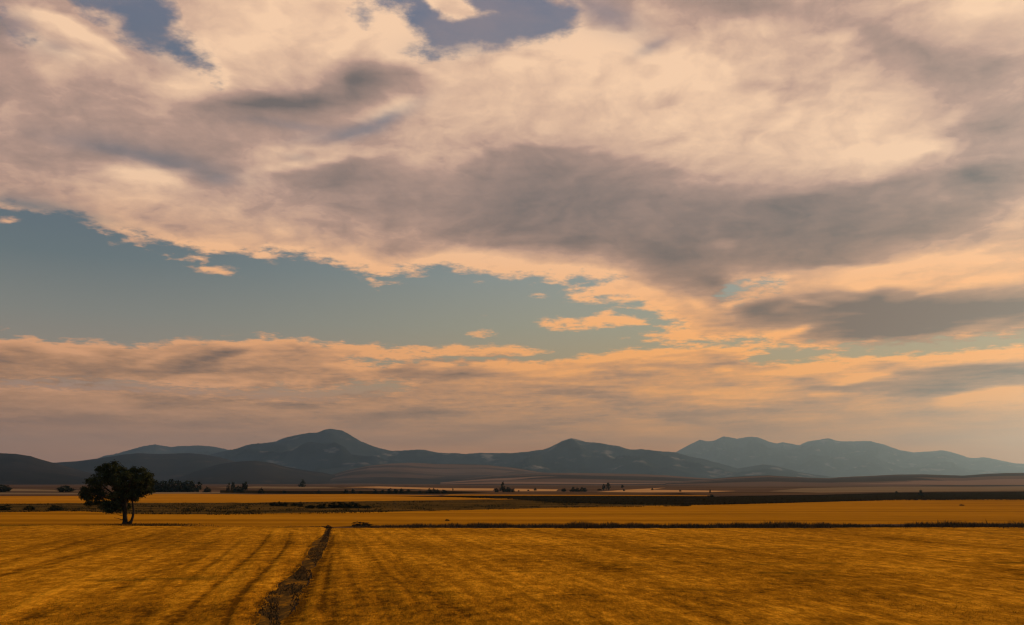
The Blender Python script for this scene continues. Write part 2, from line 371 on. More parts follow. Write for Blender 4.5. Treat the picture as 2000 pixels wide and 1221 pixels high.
EDGES = [   # crisp rims: polyline, strength, depth of the fade on the side that lies below a line drawn left to right
    ([(50, 30), (75, 14), (110, 18), (150, 38), (190, 62), (225, 82), (245, 105)], 30, 30), ([(45, 88), (62, 70), (85, 85), (90, 110)], 16, 18), ([(55, 112), (90, 100), (150, 115), (190, 130)], 12, 15),
    ([(270, 98), (320, 90), (345, 110), (380, 140)], 16, 30), ([(340, 150), (380, 140), (430, 160), (470, 172)], 12, 18), ([(420, 178), (520, 182), (600, 178), (640, 150)], -18, 35),
    ([(800, 20), (815, 45), (805, 70), (830, 85), (840, 95)], 18, 30), ([(345, 40), (370, 80), (420, 120), (450, 150)][::-1], 14, 30), ([(830, 200), (770, 222), (700, 232), (650, 228)], 22, 14), ([(610, 140), (650, 118), (700, 112), (770, 132), (850, 165)], -12, 40),
    ([(190, 342), (220, 330), (260, 336), (300, 334), (345, 346), (352, 372)], 28, 34), ([(100, 362), (150, 350), (190, 345)], 12, 20), ([(470, 302), (520, 292), (580, 288), (640, 285), (700, 292)], 16, 12), ([(530, 338), (600, 326), (700, 314), (800, 306)], -18, 60),
    ([(1050, 98), (1065, 82), (1100, 68), (1150, 70), (1200, 75), (1235, 82), (1250, 102), (1280, 112)], 24, 32), ([(1290, 122), (1310, 108), (1340, 110), (1380, 120), (1420, 132), (1450, 150)], 16, 30), ([(830, 114), (870, 106), (910, 103), (950, 108)], 18, 10), ([(975, 134), (1040, 130), (1080, 138)], 14, 12),
    ([(1450, 172), (1490, 162), (1540, 155), (1590, 158), (1630, 165)], -14, 9), ([(1620, 275), (1640, 285), (1700, 293), (1760, 295), (1820, 287), (1870, 278)], 24, 10), ([(1730, 332), (1790, 318), (1860, 300)], -20, 40), ([(1360, 35), (1420, 48), (1490, 40), (1530, 55)], 12, 20), ([(1580, 80), (1620, 60), (1680, 58), (1710, 80)], 14, 18), ([(1600, 20), (1700, 50), (1800, 90), (1850, 130)], -12, 40),
    ([(1210, 544), (1150, 542), (1090, 545), (1030, 539), (985, 541), (930, 527), (870, 521), (820, 527), (780, 533), (745, 547), (725, 547), (690, 523), (640, 507), (600, 499), (560, 489), (500, 503), (400, 489), (300, 473), (200, 439)], 24, 20),
    ([(1400, 592), (1450, 560), (1500, 548), (1560, 535), (1620, 520), (1700, 525), (1760, 512), (1830, 503), (1920, 505), (2050, 498)], 22, 30), ([(1450, 612), (1500, 590), (1560, 580), (1620, 570), (1700, 575), (1720, 560), (1770, 565), (1800, 580), (1900, 568), (2050, 558)], -20, 40), ([(2050, 640), (1850, 660), (1750, 668), (1650, 668)], 16, 8),
    ([(1120, 575), (1160, 556), (1230, 552), (1290, 575), (1330, 600)], 18, 16), ([(1050, 632), (1130, 625), (1190, 619), (1265, 630)], 12, 8), ([(1270, 655), (1320, 640), (1400, 630), (1440, 615)], 18, 12), ([(1480, 655), (1540, 645), (1580, 632)], 26, 8),
    ([(-60, 668), (10, 660), (40, 657), (100, 668), (200, 668), (330, 664), (480, 664), (560, 658), (620, 672), (760, 680), (860, 678), (960, 675), (1080, 683)], 20, 10), ([(1100, 702), (1220, 684), (1300, 678), (1490, 676)], 22, 9), ([(1530, 708), (1680, 696), (1850, 690), (2050, 674)], 28, 10),
    ([(60, 690), (110, 680), (160, 692), (210, 700)], 14, 8), ([(260, 712), (310, 698), (360, 700)], 14, 8), ([(420, 708), (470, 694), (520, 690), (560, 700)], 14, 8), ([(120, 700), (180, 694), (240, 688)], -12, 10), ([(380, 690), (430, 682), (480, 688)], -14, 8), ([(100, 730), (250, 726), (380, 732), (480, 750)], -10, 10), ([(300, 745), (420, 738), (490, 748)], 14, 6),
    ([(1200, 717), (1300, 705), (1400, 700)], 18, 6), ([(1500, 728), (1600, 718), (1700, 708)], 20, 8), ([(1600, 750), (1680, 738), (1750, 730)], 26, 7), ([(1350, 770), (1450, 760), (1560, 755)], 18, 7), ([(1820, 787), (1880, 768), (1950, 758), (2050, 750)], 28, 15), ([(820, 718), (900, 708), (1000, 712), (1060, 716)], 20, 8), ([(1000, 737), (1100, 730), (1200, 722)], 16, 6), ([(660, 725), (720, 718), (780, 712)], 12, 6),
    ([(1200, 832), (1280, 822), (1350, 830)], 14, 8), ([(950, 792), (1080, 782), (1200, 785)], 12, 5), ([(1250, 800), (1400, 790), (1500, 795)], 14, 6), ([(-60, 765), (120, 762), (220, 768), (270, 785)], 12, 20), ([(1700, 740), (1800, 728), (1900, 715), (2050, 710)], -22, 18), ([(1580, 775), (1680, 765), (1780, 770)], 14, 6), ([(1420, 722), (1500, 716), (1560, 722)], -16, 7), ([(1640, 712), (1720, 706), (1780, 712)], -14, 6), ([(1240, 735), (1330, 722), (1420, 728)], -14, 6), ([(700, 792), (850, 786), (960, 792)], 8, 5), ([(550, 850), (650, 842), (760, 850)], 8, 8),
    ([(880, 335), (960, 302), (1050, 290), (1150, 295), (1250, 310), (1350, 345)], -18, 60), ([(1450, 400), (1600, 378), (1720, 352), (1820, 345)], -18, 50), ([(1900, 420), (1950, 400), (2050, 395)], 16, 20), ([(1820, 480), (1880, 465), (1960, 430)], 14, 12)]


def rim_edge(pl, depth):
    best = np.full(PX.shape, 1e9); sgn = np.ones(PX.shape); along = np.zeros(PX.shape)
    n_ = len(pl) - 1
    for i, ((xa, ya), (xb, yb)) in enumerate(zip(pl, pl[1:])):
        ex, ey = xb - xa, yb - ya
        t = np.clip(((PX - xa) * ex + (PY - ya) * ey) / (ex * ex + ey * ey), 0, 1)
        d_ = np.hypot(PX - xa - t * ex, PY - ya - t * ey)
        near = d_ < best
        best = np.where(near, d_, best)
        sgn = np.where(near, np.sign(ex * (PY - ya) - ey * (PX - xa)), sgn)
        along = np.where(near, (i + t) / n_, along)
    v = np.where(sgn >= 0, np.exp(-best / depth), np.exp(-(best / 5.0) ** 2))
    return v * np.sqrt(np.clip(np.sin(np.pi * np.clip(along, 0.0, 1.0)), 0, 1))


ty = sorted(TABLE)
tab = np.array([TABLE[y] for y in ty], float)
rowsx = np.stack([np.interp(PX.ravel(), TABLE_X, r) for r in tab])               # every table row at every grid azimuth
iy = np.clip(np.searchsorted(ty, PY.ravel()) - 1, 0, len(ty) - 2)
fy = np.clip((PY.ravel() - np.array(ty)[iy]) / (np.array(ty)[iy + 1] - np.array(ty)[iy]), 0, 1)
ar = np.arange(PX.size)
TONE = (rowsx[iy, ar] * (1 - fy) + rowsx[iy + 1, ar] * fy).reshape(PX.shape)
for b in TONES:
    TONE += 1.45 * b[5] * bump(*b[:5])
for pl, k, depth in EDGES:
    TONE += 1.15 * k * rim_edge(pl, depth)
TONE = np.clip(TONE / 130.0 + 0.12, 0.0, 1.0)                                    # stored 0..1
W = 26.0
def soft_inside(poly, w=W): return np.clip(0.5 + sdist(poly) / (2 * w), 0, 1)
COVER = soft_inside(DECK)
for poly, k in HOLES[:7]:
    COVER = np.minimum(COVER, 1 - k * soft_inside(poly, 30.0))
bank = soft_inside(BANK, 14.0)
for poly, k in HOLES[7:]:
    bank = np.minimum(bank, 1 - k * soft_inside(poly, 14.0))
COVER = np.maximum(COVER, bank)
for poly, k in BITS:
    COVER = np.maximum(COVER, np.clip(0.5 * k + sdist(poly) / 24.0 + 0.12, 0, 1))
THINF = np.zeros(PX.shape)
for b in THIN:
    THINF = np.maximum(THINF, b[5] * bump(*b[:5]))
COVER = np.clip(COVER, 0, 1)

# the two fields as curves over azimuth, blended over elevation
rr = None
for i, (e0, e1, k) in enumerate(SEG):
    t = g.remap(Ew, e0, e1, 0.0, float(k))
    rr = t if rr is None else rr + t
xa = g.remap(Aw, A0, A1)
tone = cov = thin = None
grp = 0
for i in range(0, NROW, 3):
    w = g.v('SUBTRACT', rr, (float(i), float(i + 1), float(i + 2)))
    w = g.v('ABSOLUTE', w)
    w = g.v('SUBTRACT', (1.0, 1.0, 1.0), w)
    w = g.v('MAXIMUM', w, (0.0, 0.0, 0.0))
    got = []
    for field in (TONE, COVER):
        nd = g.n('ShaderNodeRGBCurve')
        for ch in range(3):
            if i + ch >= NROW:
                continue
            vals = field[i + ch]
            pts = nd.mapping.curves[ch].points
            pts[0].location, pts[1].location = (0.0, vals[0]), (1.0, vals[-1])
            for j in range(1, NCOL - 1):
                if abs(vals[j - 1] - 2 * vals[j] + vals[j + 1]) > 0.0015 or j % 6 == 0:
                    pts.new(j / (NCOL - 1), vals[j])
            for p in pts:
                p.handle_type = 'VECTOR'
        nd.mapping.update()
        g.put(nd.inputs['Color'], xa)
        got.append(g.v('DOT_PRODUCT', X(g, nd.outputs[0]), w, out=1))
    tone = got[0] if tone is None else tone + got[0]
    cov = got[1] if cov is None else cov + got[1]
    grp += 1
    if grp % 2 == 0:           # keep few values alive at once
        rr = g.m('MULTIPLY_ADD', tone, 1e-6, g.m('MULTIPLY_ADD', cov, 1e-6, rr))
        xa = g.m('MULTIPLY_ADD', cov, 1e-8, xa)
tone = (tone - 0.12) * 1.32 - 0.01
thin = blobs(THIN)

high = g.smooth(E, 330.0, 420.0)
cover = g.smooth(cov + fine * (high * 0.7 + 1.7) + g.smooth(cov, 0.88, 1.0) * 0.45, 0.30 - high * 0.14, 0.72 + high * 0.20) * (1.0 - thin * (fine * 1.2 + 1.0)).clamp()
rim = g.smooth(cov, 0.30, 0.60) * g.smooth(cov, 0.98, 0.62)
soft = g.smooth(tone, 0.05, 0.6, 0.38, 1.0)
streak = g.noise(g.xyz(A * 0.0075, E * 0.062, 5.0), 1.0, 5.0, 0.6) - 0.5
contrast = g.smooth(E, 30.0, 150.0, 0.7, 1.0)
tone = tone + (rel1 * 0.22 + rel2 * 0.30 + fine * 0.20 + bil * 0.42 * g.smooth(E, 150.0, 260.0)) * soft * contrast + streak * g.smooth(E, 215.0, 130.0) * 0.95 + rim * (fine * 0.8 + 0.10)
tone = tone + (tone - 0.5) * g.smooth(E, 230.0, 150.0) * 0.45 + (tone - 0.5) * 0.12

low = g.smooth(E, 330.0, 110.0)
left = g.smooth(A, 250.0, -480.0)
bright = g.mix(low, lin(255, 212, 174), (1.25, 0.50, 0.10))
bright = g.mix(left * low, bright, (0.92, 0.44, 0.20))
midc = g.mix(low, lin(196, 159, 141), (0.58, 0.28, 0.125))
dark = g.mix(low, lin(116, 105, 101), (0.20, 0.115, 0.075))
cloud = g.mix(g.remap(tone, 0.0, 0.5), dark, midc)
cloud = g.mix(g.remap(tone, 0.46, 1.0), cloud, bright)

# clear air between the clouds
sky_tex = g.n('ShaderNodeTexSky', sky_type='NISHITA', sun_disc=False)
sky_tex.sun_elevation = math.radians(SUN_EL)
sky_tex.sun_rotation = math.radians(SUN_AZ)
sky_tex.altitude = 1000.0
sky_tex.dust_density = 3.0
nishita = g.v('SCALE', X(g, sky_tex.outputs[0]), scale=0.10)
e_of = lambda y: max(0.0, chart(1000, y)[1]) / 600.0
air_l = g.ramp(E / 600.0, [(0.0, (0.86, 0.38, 0.19)), (e_of(880), (0.86, 0.38, 0.19)), (e_of(800), (0.68, 0.33, 0.19)), (e_of(740), lin(167, 149, 128)),
                           (e_of(640), lin(138, 138, 129)), (e_of(540), lin(106, 119, 122)), (e_of(430), lin(92, 107, 119)), (e_of(0), lin(110, 115, 134))])
air_r = g.ramp(E / 600.0, [(0.0, (0.98, 0.27, 0.0)), (e_of(890), (0.97, 0.27, 0.0)), (e_of(800), (0.70, 0.30, 0.085)), (e_of(740), lin(192, 160, 108)),
                           (e_of(640), lin(170, 164, 138)), (e_of(540), lin(154, 160, 153)), (e_of(430), lin(120, 134, 144)), (e_of(0), lin(104, 114, 136))])
air = g.mix(g.smooth(A, -500.0, 260.0), air_l, air_r)
# the half of the sky behind the camera keeps the plain clear-air model
front = g.smooth(dy, -0.2, 0.4)
veil = g.smooth(E, 90.0, 25.0)            # low haze swallows the farthest clouds
sky = g.mix(cover * (1.0 - veil * 0.75), air, cloud)
# thin cirrus veil inside the blue
cirrus = g.smooth(g.noise(g.map(q, loc=(2.0, 9.0, 4.0)), 3.0, 6.0, 0.6), 0.40, 0.72) * g.smooth(E, 250.0, 420.0) * 0.25
sky = g.mix(cirrus * (1.0 - cover), sky, midc)
sky = g.mix(front, nishita, sky)
bg = g.n('ShaderNodeBackground')
g.put(bg.inputs['Color'], sky)
bg.inputs['Strength'].default_value = 1.0
out = g.n('ShaderNodeOutputWorld')
g.t.links.new(bg.outputs[0], out.inputs['Surface'])

# ------------------------------------------------------------------ object helpers
random.seed(7)
RNG = np.random.default_rng(11)


def tag(o, label=None, cat=None, group=None, kind=None):
    if label: o['label'] = label
    if cat: o['category'] = cat
    if group: o['group'] = group
    if kind: o['kind'] = kind
    return o


def mesh_obj(name, verts, faces, mat=None, parent=None, smooth=False):
    me = bpy.data.meshes.new(name)
    me.from_pydata([tuple(v) for v in verts], [], faces)
    if smooth:
        me.polygons.foreach_set('use_smooth', [True] * len(me.polygons))
    me.update()
    if mat: me.materials.append(mat)
    o = bpy.data.objects.new(name, me)
    COL.objects.link(o)
    if parent: o.parent = parent
    return o


def tri_obj(name, V, mat, parent=None):
    """One mesh from an (n, 3, 3) array of loose triangles."""
    n = len(V)
    me = bpy.data.meshes.new(name)
    me.vertices.add(n * 3)
    me.vertices.foreach_set('co', np.asarray(V, np.float32).ravel())
    me.loops.add(n * 3)
    me.loops.foreach_set('vertex_index', np.arange(n * 3, dtype=np.int32))
    me.polygons.add(n)
    me.polygons.foreach_set('loop_start', np.arange(0, n * 3, 3, dtype=np.int32))
    me.polygons.foreach_set('loop_total', np.full(n, 3, np.int32))
    me.update(calc_edges=True)
    me.materials.append(mat)
    o = bpy.data.objects.new(name, me)
    COL.objects.link(o)
    if parent: o.parent = parent
    return o


def ground_pt(px, py, z=0.0):
    d = ray(px, py)
    t = (z - EYE) / d.z
    return Vector((d.x * t, d.y * t, z))


def material(name, rough=0.95):
    m = bpy.data.materials.new(name)
    m.use_nodes = True
    gg = NT(m.node_tree)
    b = gg.n('ShaderNodeBsdfPrincipled')
    b.inputs['Roughness'].default_value = rough
    b.inputs['Specular IOR Level'].default_value = 0.0
    o = gg.n('ShaderNodeOutputMaterial')
    gg.t.links.new(b.outputs[0], o.inputs['Surface'])
    pos = X(gg, gg.n('ShaderNodeNewGeometry').outputs['Position'])
    return m, gg, b, pos


def bump_to(gg, b, h, strength, dist):
    nd = gg.n('ShaderNodeBump')
    nd.inputs['Strength'].default_value = strength
    nd.inputs['Distance'].default_value = dist
    gg.put(nd.inputs['Height'], h)
    gg.t.links.new(nd.outputs[0], b.inputs['Normal'])


# ------------------------------------------------------------------ materials of the land
ROW = math.radians(12.4)      # drilling rows run this far left of the view axis


def stubble(name, c_lo, c_mid, c_hi, rows=1.0, scale=1.0, far=False, dirt=None):
    m, gg, b, pos = material(name)
    r = gg.map(pos, rot=(0, 0, -ROW))            # x across the rows, y along them
    if far:
        broad = gg.noise(gg.map(pos, scale=(0.012, 0.03, 1)), 1.0, 4.0, 0.55)
        bands = gg.noise(gg.map(pos, rot=(0, 0, 0.012), scale=(0.006, 0.16, 1)), 1.0, 5.0, 0.65)
        grain = gg.noise(gg.map(pos, scale=(0.25, 0.9, 1)), 1.0, 4.0, 0.6)
        f = broad * 0.35 + bands * 0.75 + grain * 0.35 - 0.22
    else:
        broad = gg.noise(gg.map(pos, scale=(0.05, 0.06, 1)), 1.0, 4.0, 0.55)
        lines = gg.noise(gg.map(r, scale=(1.3, 0.035, 1)), 1.0, 5.0, 0.62)
        wide = gg.noise(gg.map(r, scale=(0.32, 0.02, 1), loc=(5, 3, 0)), 1.0, 3.0, 0.5)
        smear = gg.noise(gg.map(pos, rot=(0, 0, -0.06), scale=(1.35, 0.70, 1), loc=(9, 1, 0)), 1.0, 6.0, 0.66)
        grain = gg.noise(gg.map(pos, scale=(6.5, 2.4, 1)), 1.0, 4.0, 0.65)
        f = broad * 0.55 + (lines * 0.38 + wide * 0.30) * rows + smear * 0.85 + grain * 0.55 - (0.275 + 0.34 * rows + 0.70) + 0.5
    if not far:
        at = gg.n('ShaderNodeAttribute', attribute_name='wear')
        f = f - X(gg, at.outputs['Fac']) * (gg.noise(gg.map(pos, scale=(0.9, 1.6, 1), loc=(1, 2, 0)), 1.0, 5.0, 0.7) * 2.6 - 0.85).clamp() * 0.62
    col = gg.ramp(f, [(0.24, c_lo), (0.5, c_mid), (0.77, c_hi)])
    if dirt:
        patch = gg.noise(gg.map(pos, scale=(0.10, 0.22, 1), loc=(40, 7, 0)), 1.0, 5.0, 0.65)
        col = gg.mix(gg.smooth(patch, 0.56, 0.72) * 0.65, col, dirt)
    gg.put(b.inputs['Base Color'], col)
    if not far:
        bump_to(gg, b, grain * 0.6 + smear * 0.5 + lines * 0.5, 0.7, 0.16)
    return m


GOLD = stubble('near_stubble', (0.13, 0.055, 0.004), (0.44, 0.190, 0.008), (0.95, 0.44, 0.022), dirt=(0.12, 0.072, 0.006))
GOLD_MID = stubble('mid_stubble', (0.18, 0.078, 0.005), (0.44, 0.190, 0.008), (0.70, 0.315, 0.015), far=True)
GOLD_FAR = stubble('far_stubble', (0.21, 0.09, 0.006), (0.48, 0.205, 0.011), (0.72, 0.33, 0.022), far=True)


def patchy(name, cols, sc, thr=0.0, bumpy=0.0, det=5.0):
    """Mottled earth or vegetation: a ramp over stretched noise."""
    m, gg, b, pos = material(name)
    n1 = gg.noise(gg.map(pos, scale=sc), 1.0, det, 0.62)
    n2 = gg.noise(gg.map(pos, scale=tuple(s * 5.3 for s in sc), loc=(3, 8, 1)), 1.0, 4.0, 0.6)
    f = n1 * 0.7 + n2 * 0.3
    k = len(cols)
    col = gg.ramp(f, [(0.32 + 0.36 * i / (k - 1), c) for i, c in enumerate(cols)])
    gg.put(b.inputs['Base Color'], col)
    if bumpy:
        bump_to(gg, b, f, 0.7, bumpy)
    return m


OLIVE = patchy('rough_grass', [(0.028, 0.020, 0.006), (0.065, 0.042, 0.011), (0.115, 0.068, 0.016), (0.20, 0.10, 0.018)], (0.016, 0.12, 1), bumpy=0.3)
DARK = patchy('fallow', [(0.011, 0.009, 0.004), (0.018, 0.014, 0.006), (0.030, 0.022, 0.008)], (0.03, 0.12, 1), bumpy=0.2)
SOIL = patchy('track_soil', [(0.036, 0.023, 0.009), (0.060, 0.037, 0.013), (0.13, 0.070, 0.015), (0.32, 0.145, 0.012), (0.50, 0.22, 0.012)], (0.9, 0.38, 1), bumpy=0.15)
PLAIN = patchy('dry_plain', [(0.035, 0.026, 0.018), (0.075, 0.050, 0.032), (0.15, 0.092, 0.052), (0.10, 0.064, 0.036)], (0.0012, 0.012, 1))
PALE = patchy('sunlit_pale_stubble', [(0.46, 0.25, 0.09), (0.58, 0.33, 0.125), (0.68, 0.40, 0.16)], (0.004, 0.05, 1))  # pale stubble, with the brightness of strong sun put into its colour
ROSE = patchy('rosy_fallow', [(0.15, 0.11, 0.06), (0.23, 0.165, 0.088), (0.31, 0.225, 0.12)], (0.004, 0.03, 1))
BROWN = patchy('brown_fallow', [(0.07, 0.042, 0.022), (0.12, 0.07, 0.034), (0.17, 0.10, 0.045)], (0.006, 0.06, 1))


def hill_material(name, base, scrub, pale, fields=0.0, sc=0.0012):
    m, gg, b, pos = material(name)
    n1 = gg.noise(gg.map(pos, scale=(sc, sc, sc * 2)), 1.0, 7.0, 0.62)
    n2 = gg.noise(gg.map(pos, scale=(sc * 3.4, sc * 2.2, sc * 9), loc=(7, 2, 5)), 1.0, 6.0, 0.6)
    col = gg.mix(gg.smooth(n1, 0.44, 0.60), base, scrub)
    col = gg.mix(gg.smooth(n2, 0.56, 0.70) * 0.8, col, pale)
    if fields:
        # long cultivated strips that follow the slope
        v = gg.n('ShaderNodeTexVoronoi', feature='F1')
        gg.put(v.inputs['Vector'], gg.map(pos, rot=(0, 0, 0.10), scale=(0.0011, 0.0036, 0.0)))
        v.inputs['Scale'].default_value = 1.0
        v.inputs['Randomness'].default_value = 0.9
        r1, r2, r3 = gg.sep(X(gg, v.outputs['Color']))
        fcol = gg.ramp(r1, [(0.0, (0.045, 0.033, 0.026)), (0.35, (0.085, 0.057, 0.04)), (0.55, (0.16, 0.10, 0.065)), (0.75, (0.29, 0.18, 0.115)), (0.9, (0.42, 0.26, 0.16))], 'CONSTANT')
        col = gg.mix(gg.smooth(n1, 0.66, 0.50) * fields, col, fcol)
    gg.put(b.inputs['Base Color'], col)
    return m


HILL = hill_material('foothill_grass', (0.028, 0.027, 0.026), (0.016, 0.017, 0.017), (0.065, 0.054, 0.045))
HILL_F = hill_material('farmed_hill', (0.075, 0.054, 0.04), (0.045, 0.037, 0.03), (0.12, 0.085, 0.06), fields=0.8, sc=0.0009)
HILL_D = hill_material('dark_hill', (0.042, 0.038, 0.035), (0.024, 0.024, 0.023), (0.085, 0.068, 0.053), fields=0.3, sc=0.0009)  # darker hill colours with fainter field strips
MOUNT = hill_material('mountain_haze_blue', (0.028, 0.042, 0.050), (0.010, 0.016, 0.019), (0.26, 0.235, 0.205), sc=0.0011)  # base and scrub tinted blue, distance haze put into the ground colour

# ------------------------------------------------------------------ the ground: one sheet to the mountains
xs = [-13000, -6000, -3000, -1500, -700, -300, -120, -40, 0, 40, 120, 300, 700, 1500, 3000, 6000, 13000]
ys = [-60, 0, 30, 60, 100, 160, 260, 420, 700, 1200, 2000, 3500, 6000, 10000, 15000, 20500]
gv = [(x, y, 0.0) for y in ys for x in xs]
nx = len(xs)
gf = [(j * nx + i, j * nx + i + 1, (j + 1) * nx + i + 1, (j + 1) * nx + i) for j in range(len(ys) - 1) for i in range(nx - 1)]
tag(mesh_obj('ground', gv, gf, PLAIN), kind='structure')

# ------------------------------------------------------------------ hills and mountains: crest lines at their own distances
PROF = {}


def ridge(name, prof, D, wf, wb, mat, gully=0.35, rough=0.6, seed=0.0, concave=1.5, step=5.0, rows_f=26, rows_b=7):
    """Crest given in photo pixels at distance D; falls away wf metres in front and wb behind, cut by gullies."""
    px0, px1 = prof[0][0], prof[-1][0]
    n = int((px1 - px0) / step) + 1
    pxs = np.linspace(px0, px1, n)
    kx = np.array([p[0] for p in prof], float)
    ky = np.array([p[1] for p in prof], float)
    pys = np.interp(pxs, kx, ky)
    V, Fc = [], []
    ts = [-1 + i / rows_f for i in range(rows_f)] + [i / rows_b for i in range(rows_b + 1)]
    for i, px in enumerate(pxs):
        py = pys[i] + rough * (0.8 * mnoise.noise((px * 0.05, seed, 0)) + 0.7 * mnoise.noise((px * 0.14, seed, 4)) + 0.5 * mnoise.noise((px * 0.33, seed, 6)))
        d = ray(px, py)
        hd = math.hypot(d.x, d.y)
        ux, uy = d.x / hd, d.y / hd
        Dm = D * (1 + 0.05 * mnoise.noise((px * 0.004, seed, 9)))
        zc = EYE + Dm * d.z / hd
        edge_fade = 1.0
        for t in ts:
            dist = Dm + t * (wf if t < 0 else wb)
            x, y = ux * dist, uy * dist
            s = (1 - abs(t)) ** (concave if t < 0 else 1.2)
            k = wf / 1000.0
            gn = 1 - abs(mnoise.noise((x / 900.0 + 0.35 * t, y / 1500.0, seed + 3))) * 2.0       # spurs and gullies
            gn2 = mnoise.noise((x / 300.0, y / 420.0, seed + 7))
            env = min(1.0, 4 * s * (1 - s))
            z = zc * s + zc * gully * env * ((gn - 0.55) * 0.60 + gn2 * 0.26 + 0.10 * mnoise.noise((x / 110.0, y / 160.0, seed)))
            if t < 0:                                   # never rises above the crest line
                z = min(z, EYE + (zc - EYE) * dist / Dm * (1 - 0.02 * min(1, -t * 8)))
            if abs(t) == 1: z = -3.0
            V.append((x, y, z - (2.5 if abs(t) < 1 and zc < 6 else 0.0)))
    m = len(ts)
    for i in range(n - 1):
        for j in range(m - 1):
            a = i * m + j
            Fc.append((a, a + m, a + m + 1, a + 1))
    o = mesh_obj(name, V, Fc, mat, smooth=True)
    tag(o, kind='structure')
    return o


far_right = [(1150, 935), (1240, 915), (1290, 898), (1320, 883), (1340, 872), (1357, 864), (1367, 858.5), (1380, 862), (1395, 861), (1413, 852), (1428, 855), (1440, 857), (1462, 853), (1480, 854), (1500, 862), (1517, 866), (1530, 864), (1562, 869.5), (1576, 862.5), (1600, 859), (1618, 856), (1640, 862), (1665, 862), (1700, 861.5), (1725, 868), (1760, 880), (1785, 883.5), (1820, 881.5), (1840, 879.5), (1858, 883), (1890, 893), (1902, 895), (1920, 893), (1950, 898), (1975, 904), (2000, 906), (2060, 912), (2150, 908), (2260, 920), (2400, 925)]
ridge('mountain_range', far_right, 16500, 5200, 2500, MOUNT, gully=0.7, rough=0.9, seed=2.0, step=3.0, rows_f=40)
far_left = [(-380, 900), (-250, 890), (-120, 897), (0, 905), (120, 908), (180, 899), (205, 890), (220, 888), (250, 880), (275, 872.5), (290, 870), (303, 868), (320, 871), (335, 873), (360, 871), (380, 870), (410, 871.5), (430, 875), (448, 879), (480, 886), (540, 895), (620, 905), (700, 925)]
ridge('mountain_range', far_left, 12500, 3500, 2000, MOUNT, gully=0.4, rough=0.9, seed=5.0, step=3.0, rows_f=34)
main = [(300, 925), (360, 905), (410, 888), (448, 879), (460, 877), (480, 870), (490, 868), (500, 866.5), (520, 865), (540, 862), (546, 858.5), (560, 854), (575, 851), (590, 847.5), (605, 845.5), (620, 845), (628, 842), (635, 839), (648, 837.5), (655, 839), (668, 840.5), (680, 847), (692, 855), (705, 862), (722, 869), (740, 875), (765, 881), (790, 880), (815, 878), (828, 878.5), (840, 881), (855, 884), (875, 885), (910, 886.5), (940, 884.5), (965, 885), (1000, 885), (1030, 882), (1060, 878.5), (1075, 873), (1090, 866), (1100, 860.5), (1112, 856.5), (1118, 856), (1130, 859), (1145, 863.5), (1170, 865), (1190, 869), (1208, 871), (1225, 877), (1240, 878.5), (1250, 877), (1265, 878.5), (1285, 881), (1320, 883.5), (1345, 891), (1375, 897), (1405, 905), (1440, 915), (1462, 912), (1490, 907), (1515, 910), (1560, 922), (1640, 934)]
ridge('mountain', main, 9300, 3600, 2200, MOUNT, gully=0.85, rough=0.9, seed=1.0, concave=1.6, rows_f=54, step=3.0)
ridge('foothill', [(-420, 900), (-300, 890), (-120, 884), (0, 885), (30, 886.5), (60, 891), (80, 897.5), (100, 903), (130, 911), (165, 921), (210, 932), (260, 942)], 4300, 1500, 900, HILL, gully=0.2, rough=0.25, seed=12.0, concave=1.15)
ridge('foothill', [(20, 936), (70, 915), (100, 904), (150, 901), (180, 897), (215, 892), (245, 887.5), (270, 885), (300, 887), (340, 886), (370, 885), (400, 888), (430, 893), (460, 902), (500, 914), (560, 930), (620, 940)], 6300, 2000, 1200, HILL, gully=0.3, rough=0.25, seed=15.0, concave=1.2)
ridge('foothill', [(330, 940), (400, 915), (430, 906), (470, 901), (500, 900), (530, 904), (560, 912), (600, 919), (632, 923), (660, 930), (720, 939)], 4700, 1500, 900, HILL, gully=0.25, rough=0.25, seed=18.0, concave=1.2)
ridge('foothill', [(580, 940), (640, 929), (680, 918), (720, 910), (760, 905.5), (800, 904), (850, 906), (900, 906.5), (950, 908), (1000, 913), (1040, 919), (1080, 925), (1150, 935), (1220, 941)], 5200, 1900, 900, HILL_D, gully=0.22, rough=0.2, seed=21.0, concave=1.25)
ridge('foothill', [(860, 941), (960, 929), (1050, 923.5), (1150, 924), (1250, 926), (1300, 928.5), (1360, 933), (1400, 935.5), (1460, 940)], 4100, 1900, 900, HILL_F, gully=0.2, rough=0.2, seed=24.0, concave=1.15)
ridge('foothill', [(1300, 941), (1380, 936), (1420, 932.5), (1450, 930.5), (1500, 928.5), (1540, 931), (1580, 933), (1620, 934), (1640, 932), (1700, 929.5), (1750, 927), (1800, 926.5), (1850, 928), (1882, 929), (1920, 926), (1960, 924), (2000, 923.5), (2100, 921), (2250, 926), (2420, 932)], 3200, 1700, 900, HILL_F, gully=0.16, rough=0.15, seed=27.0, concave=1.1)

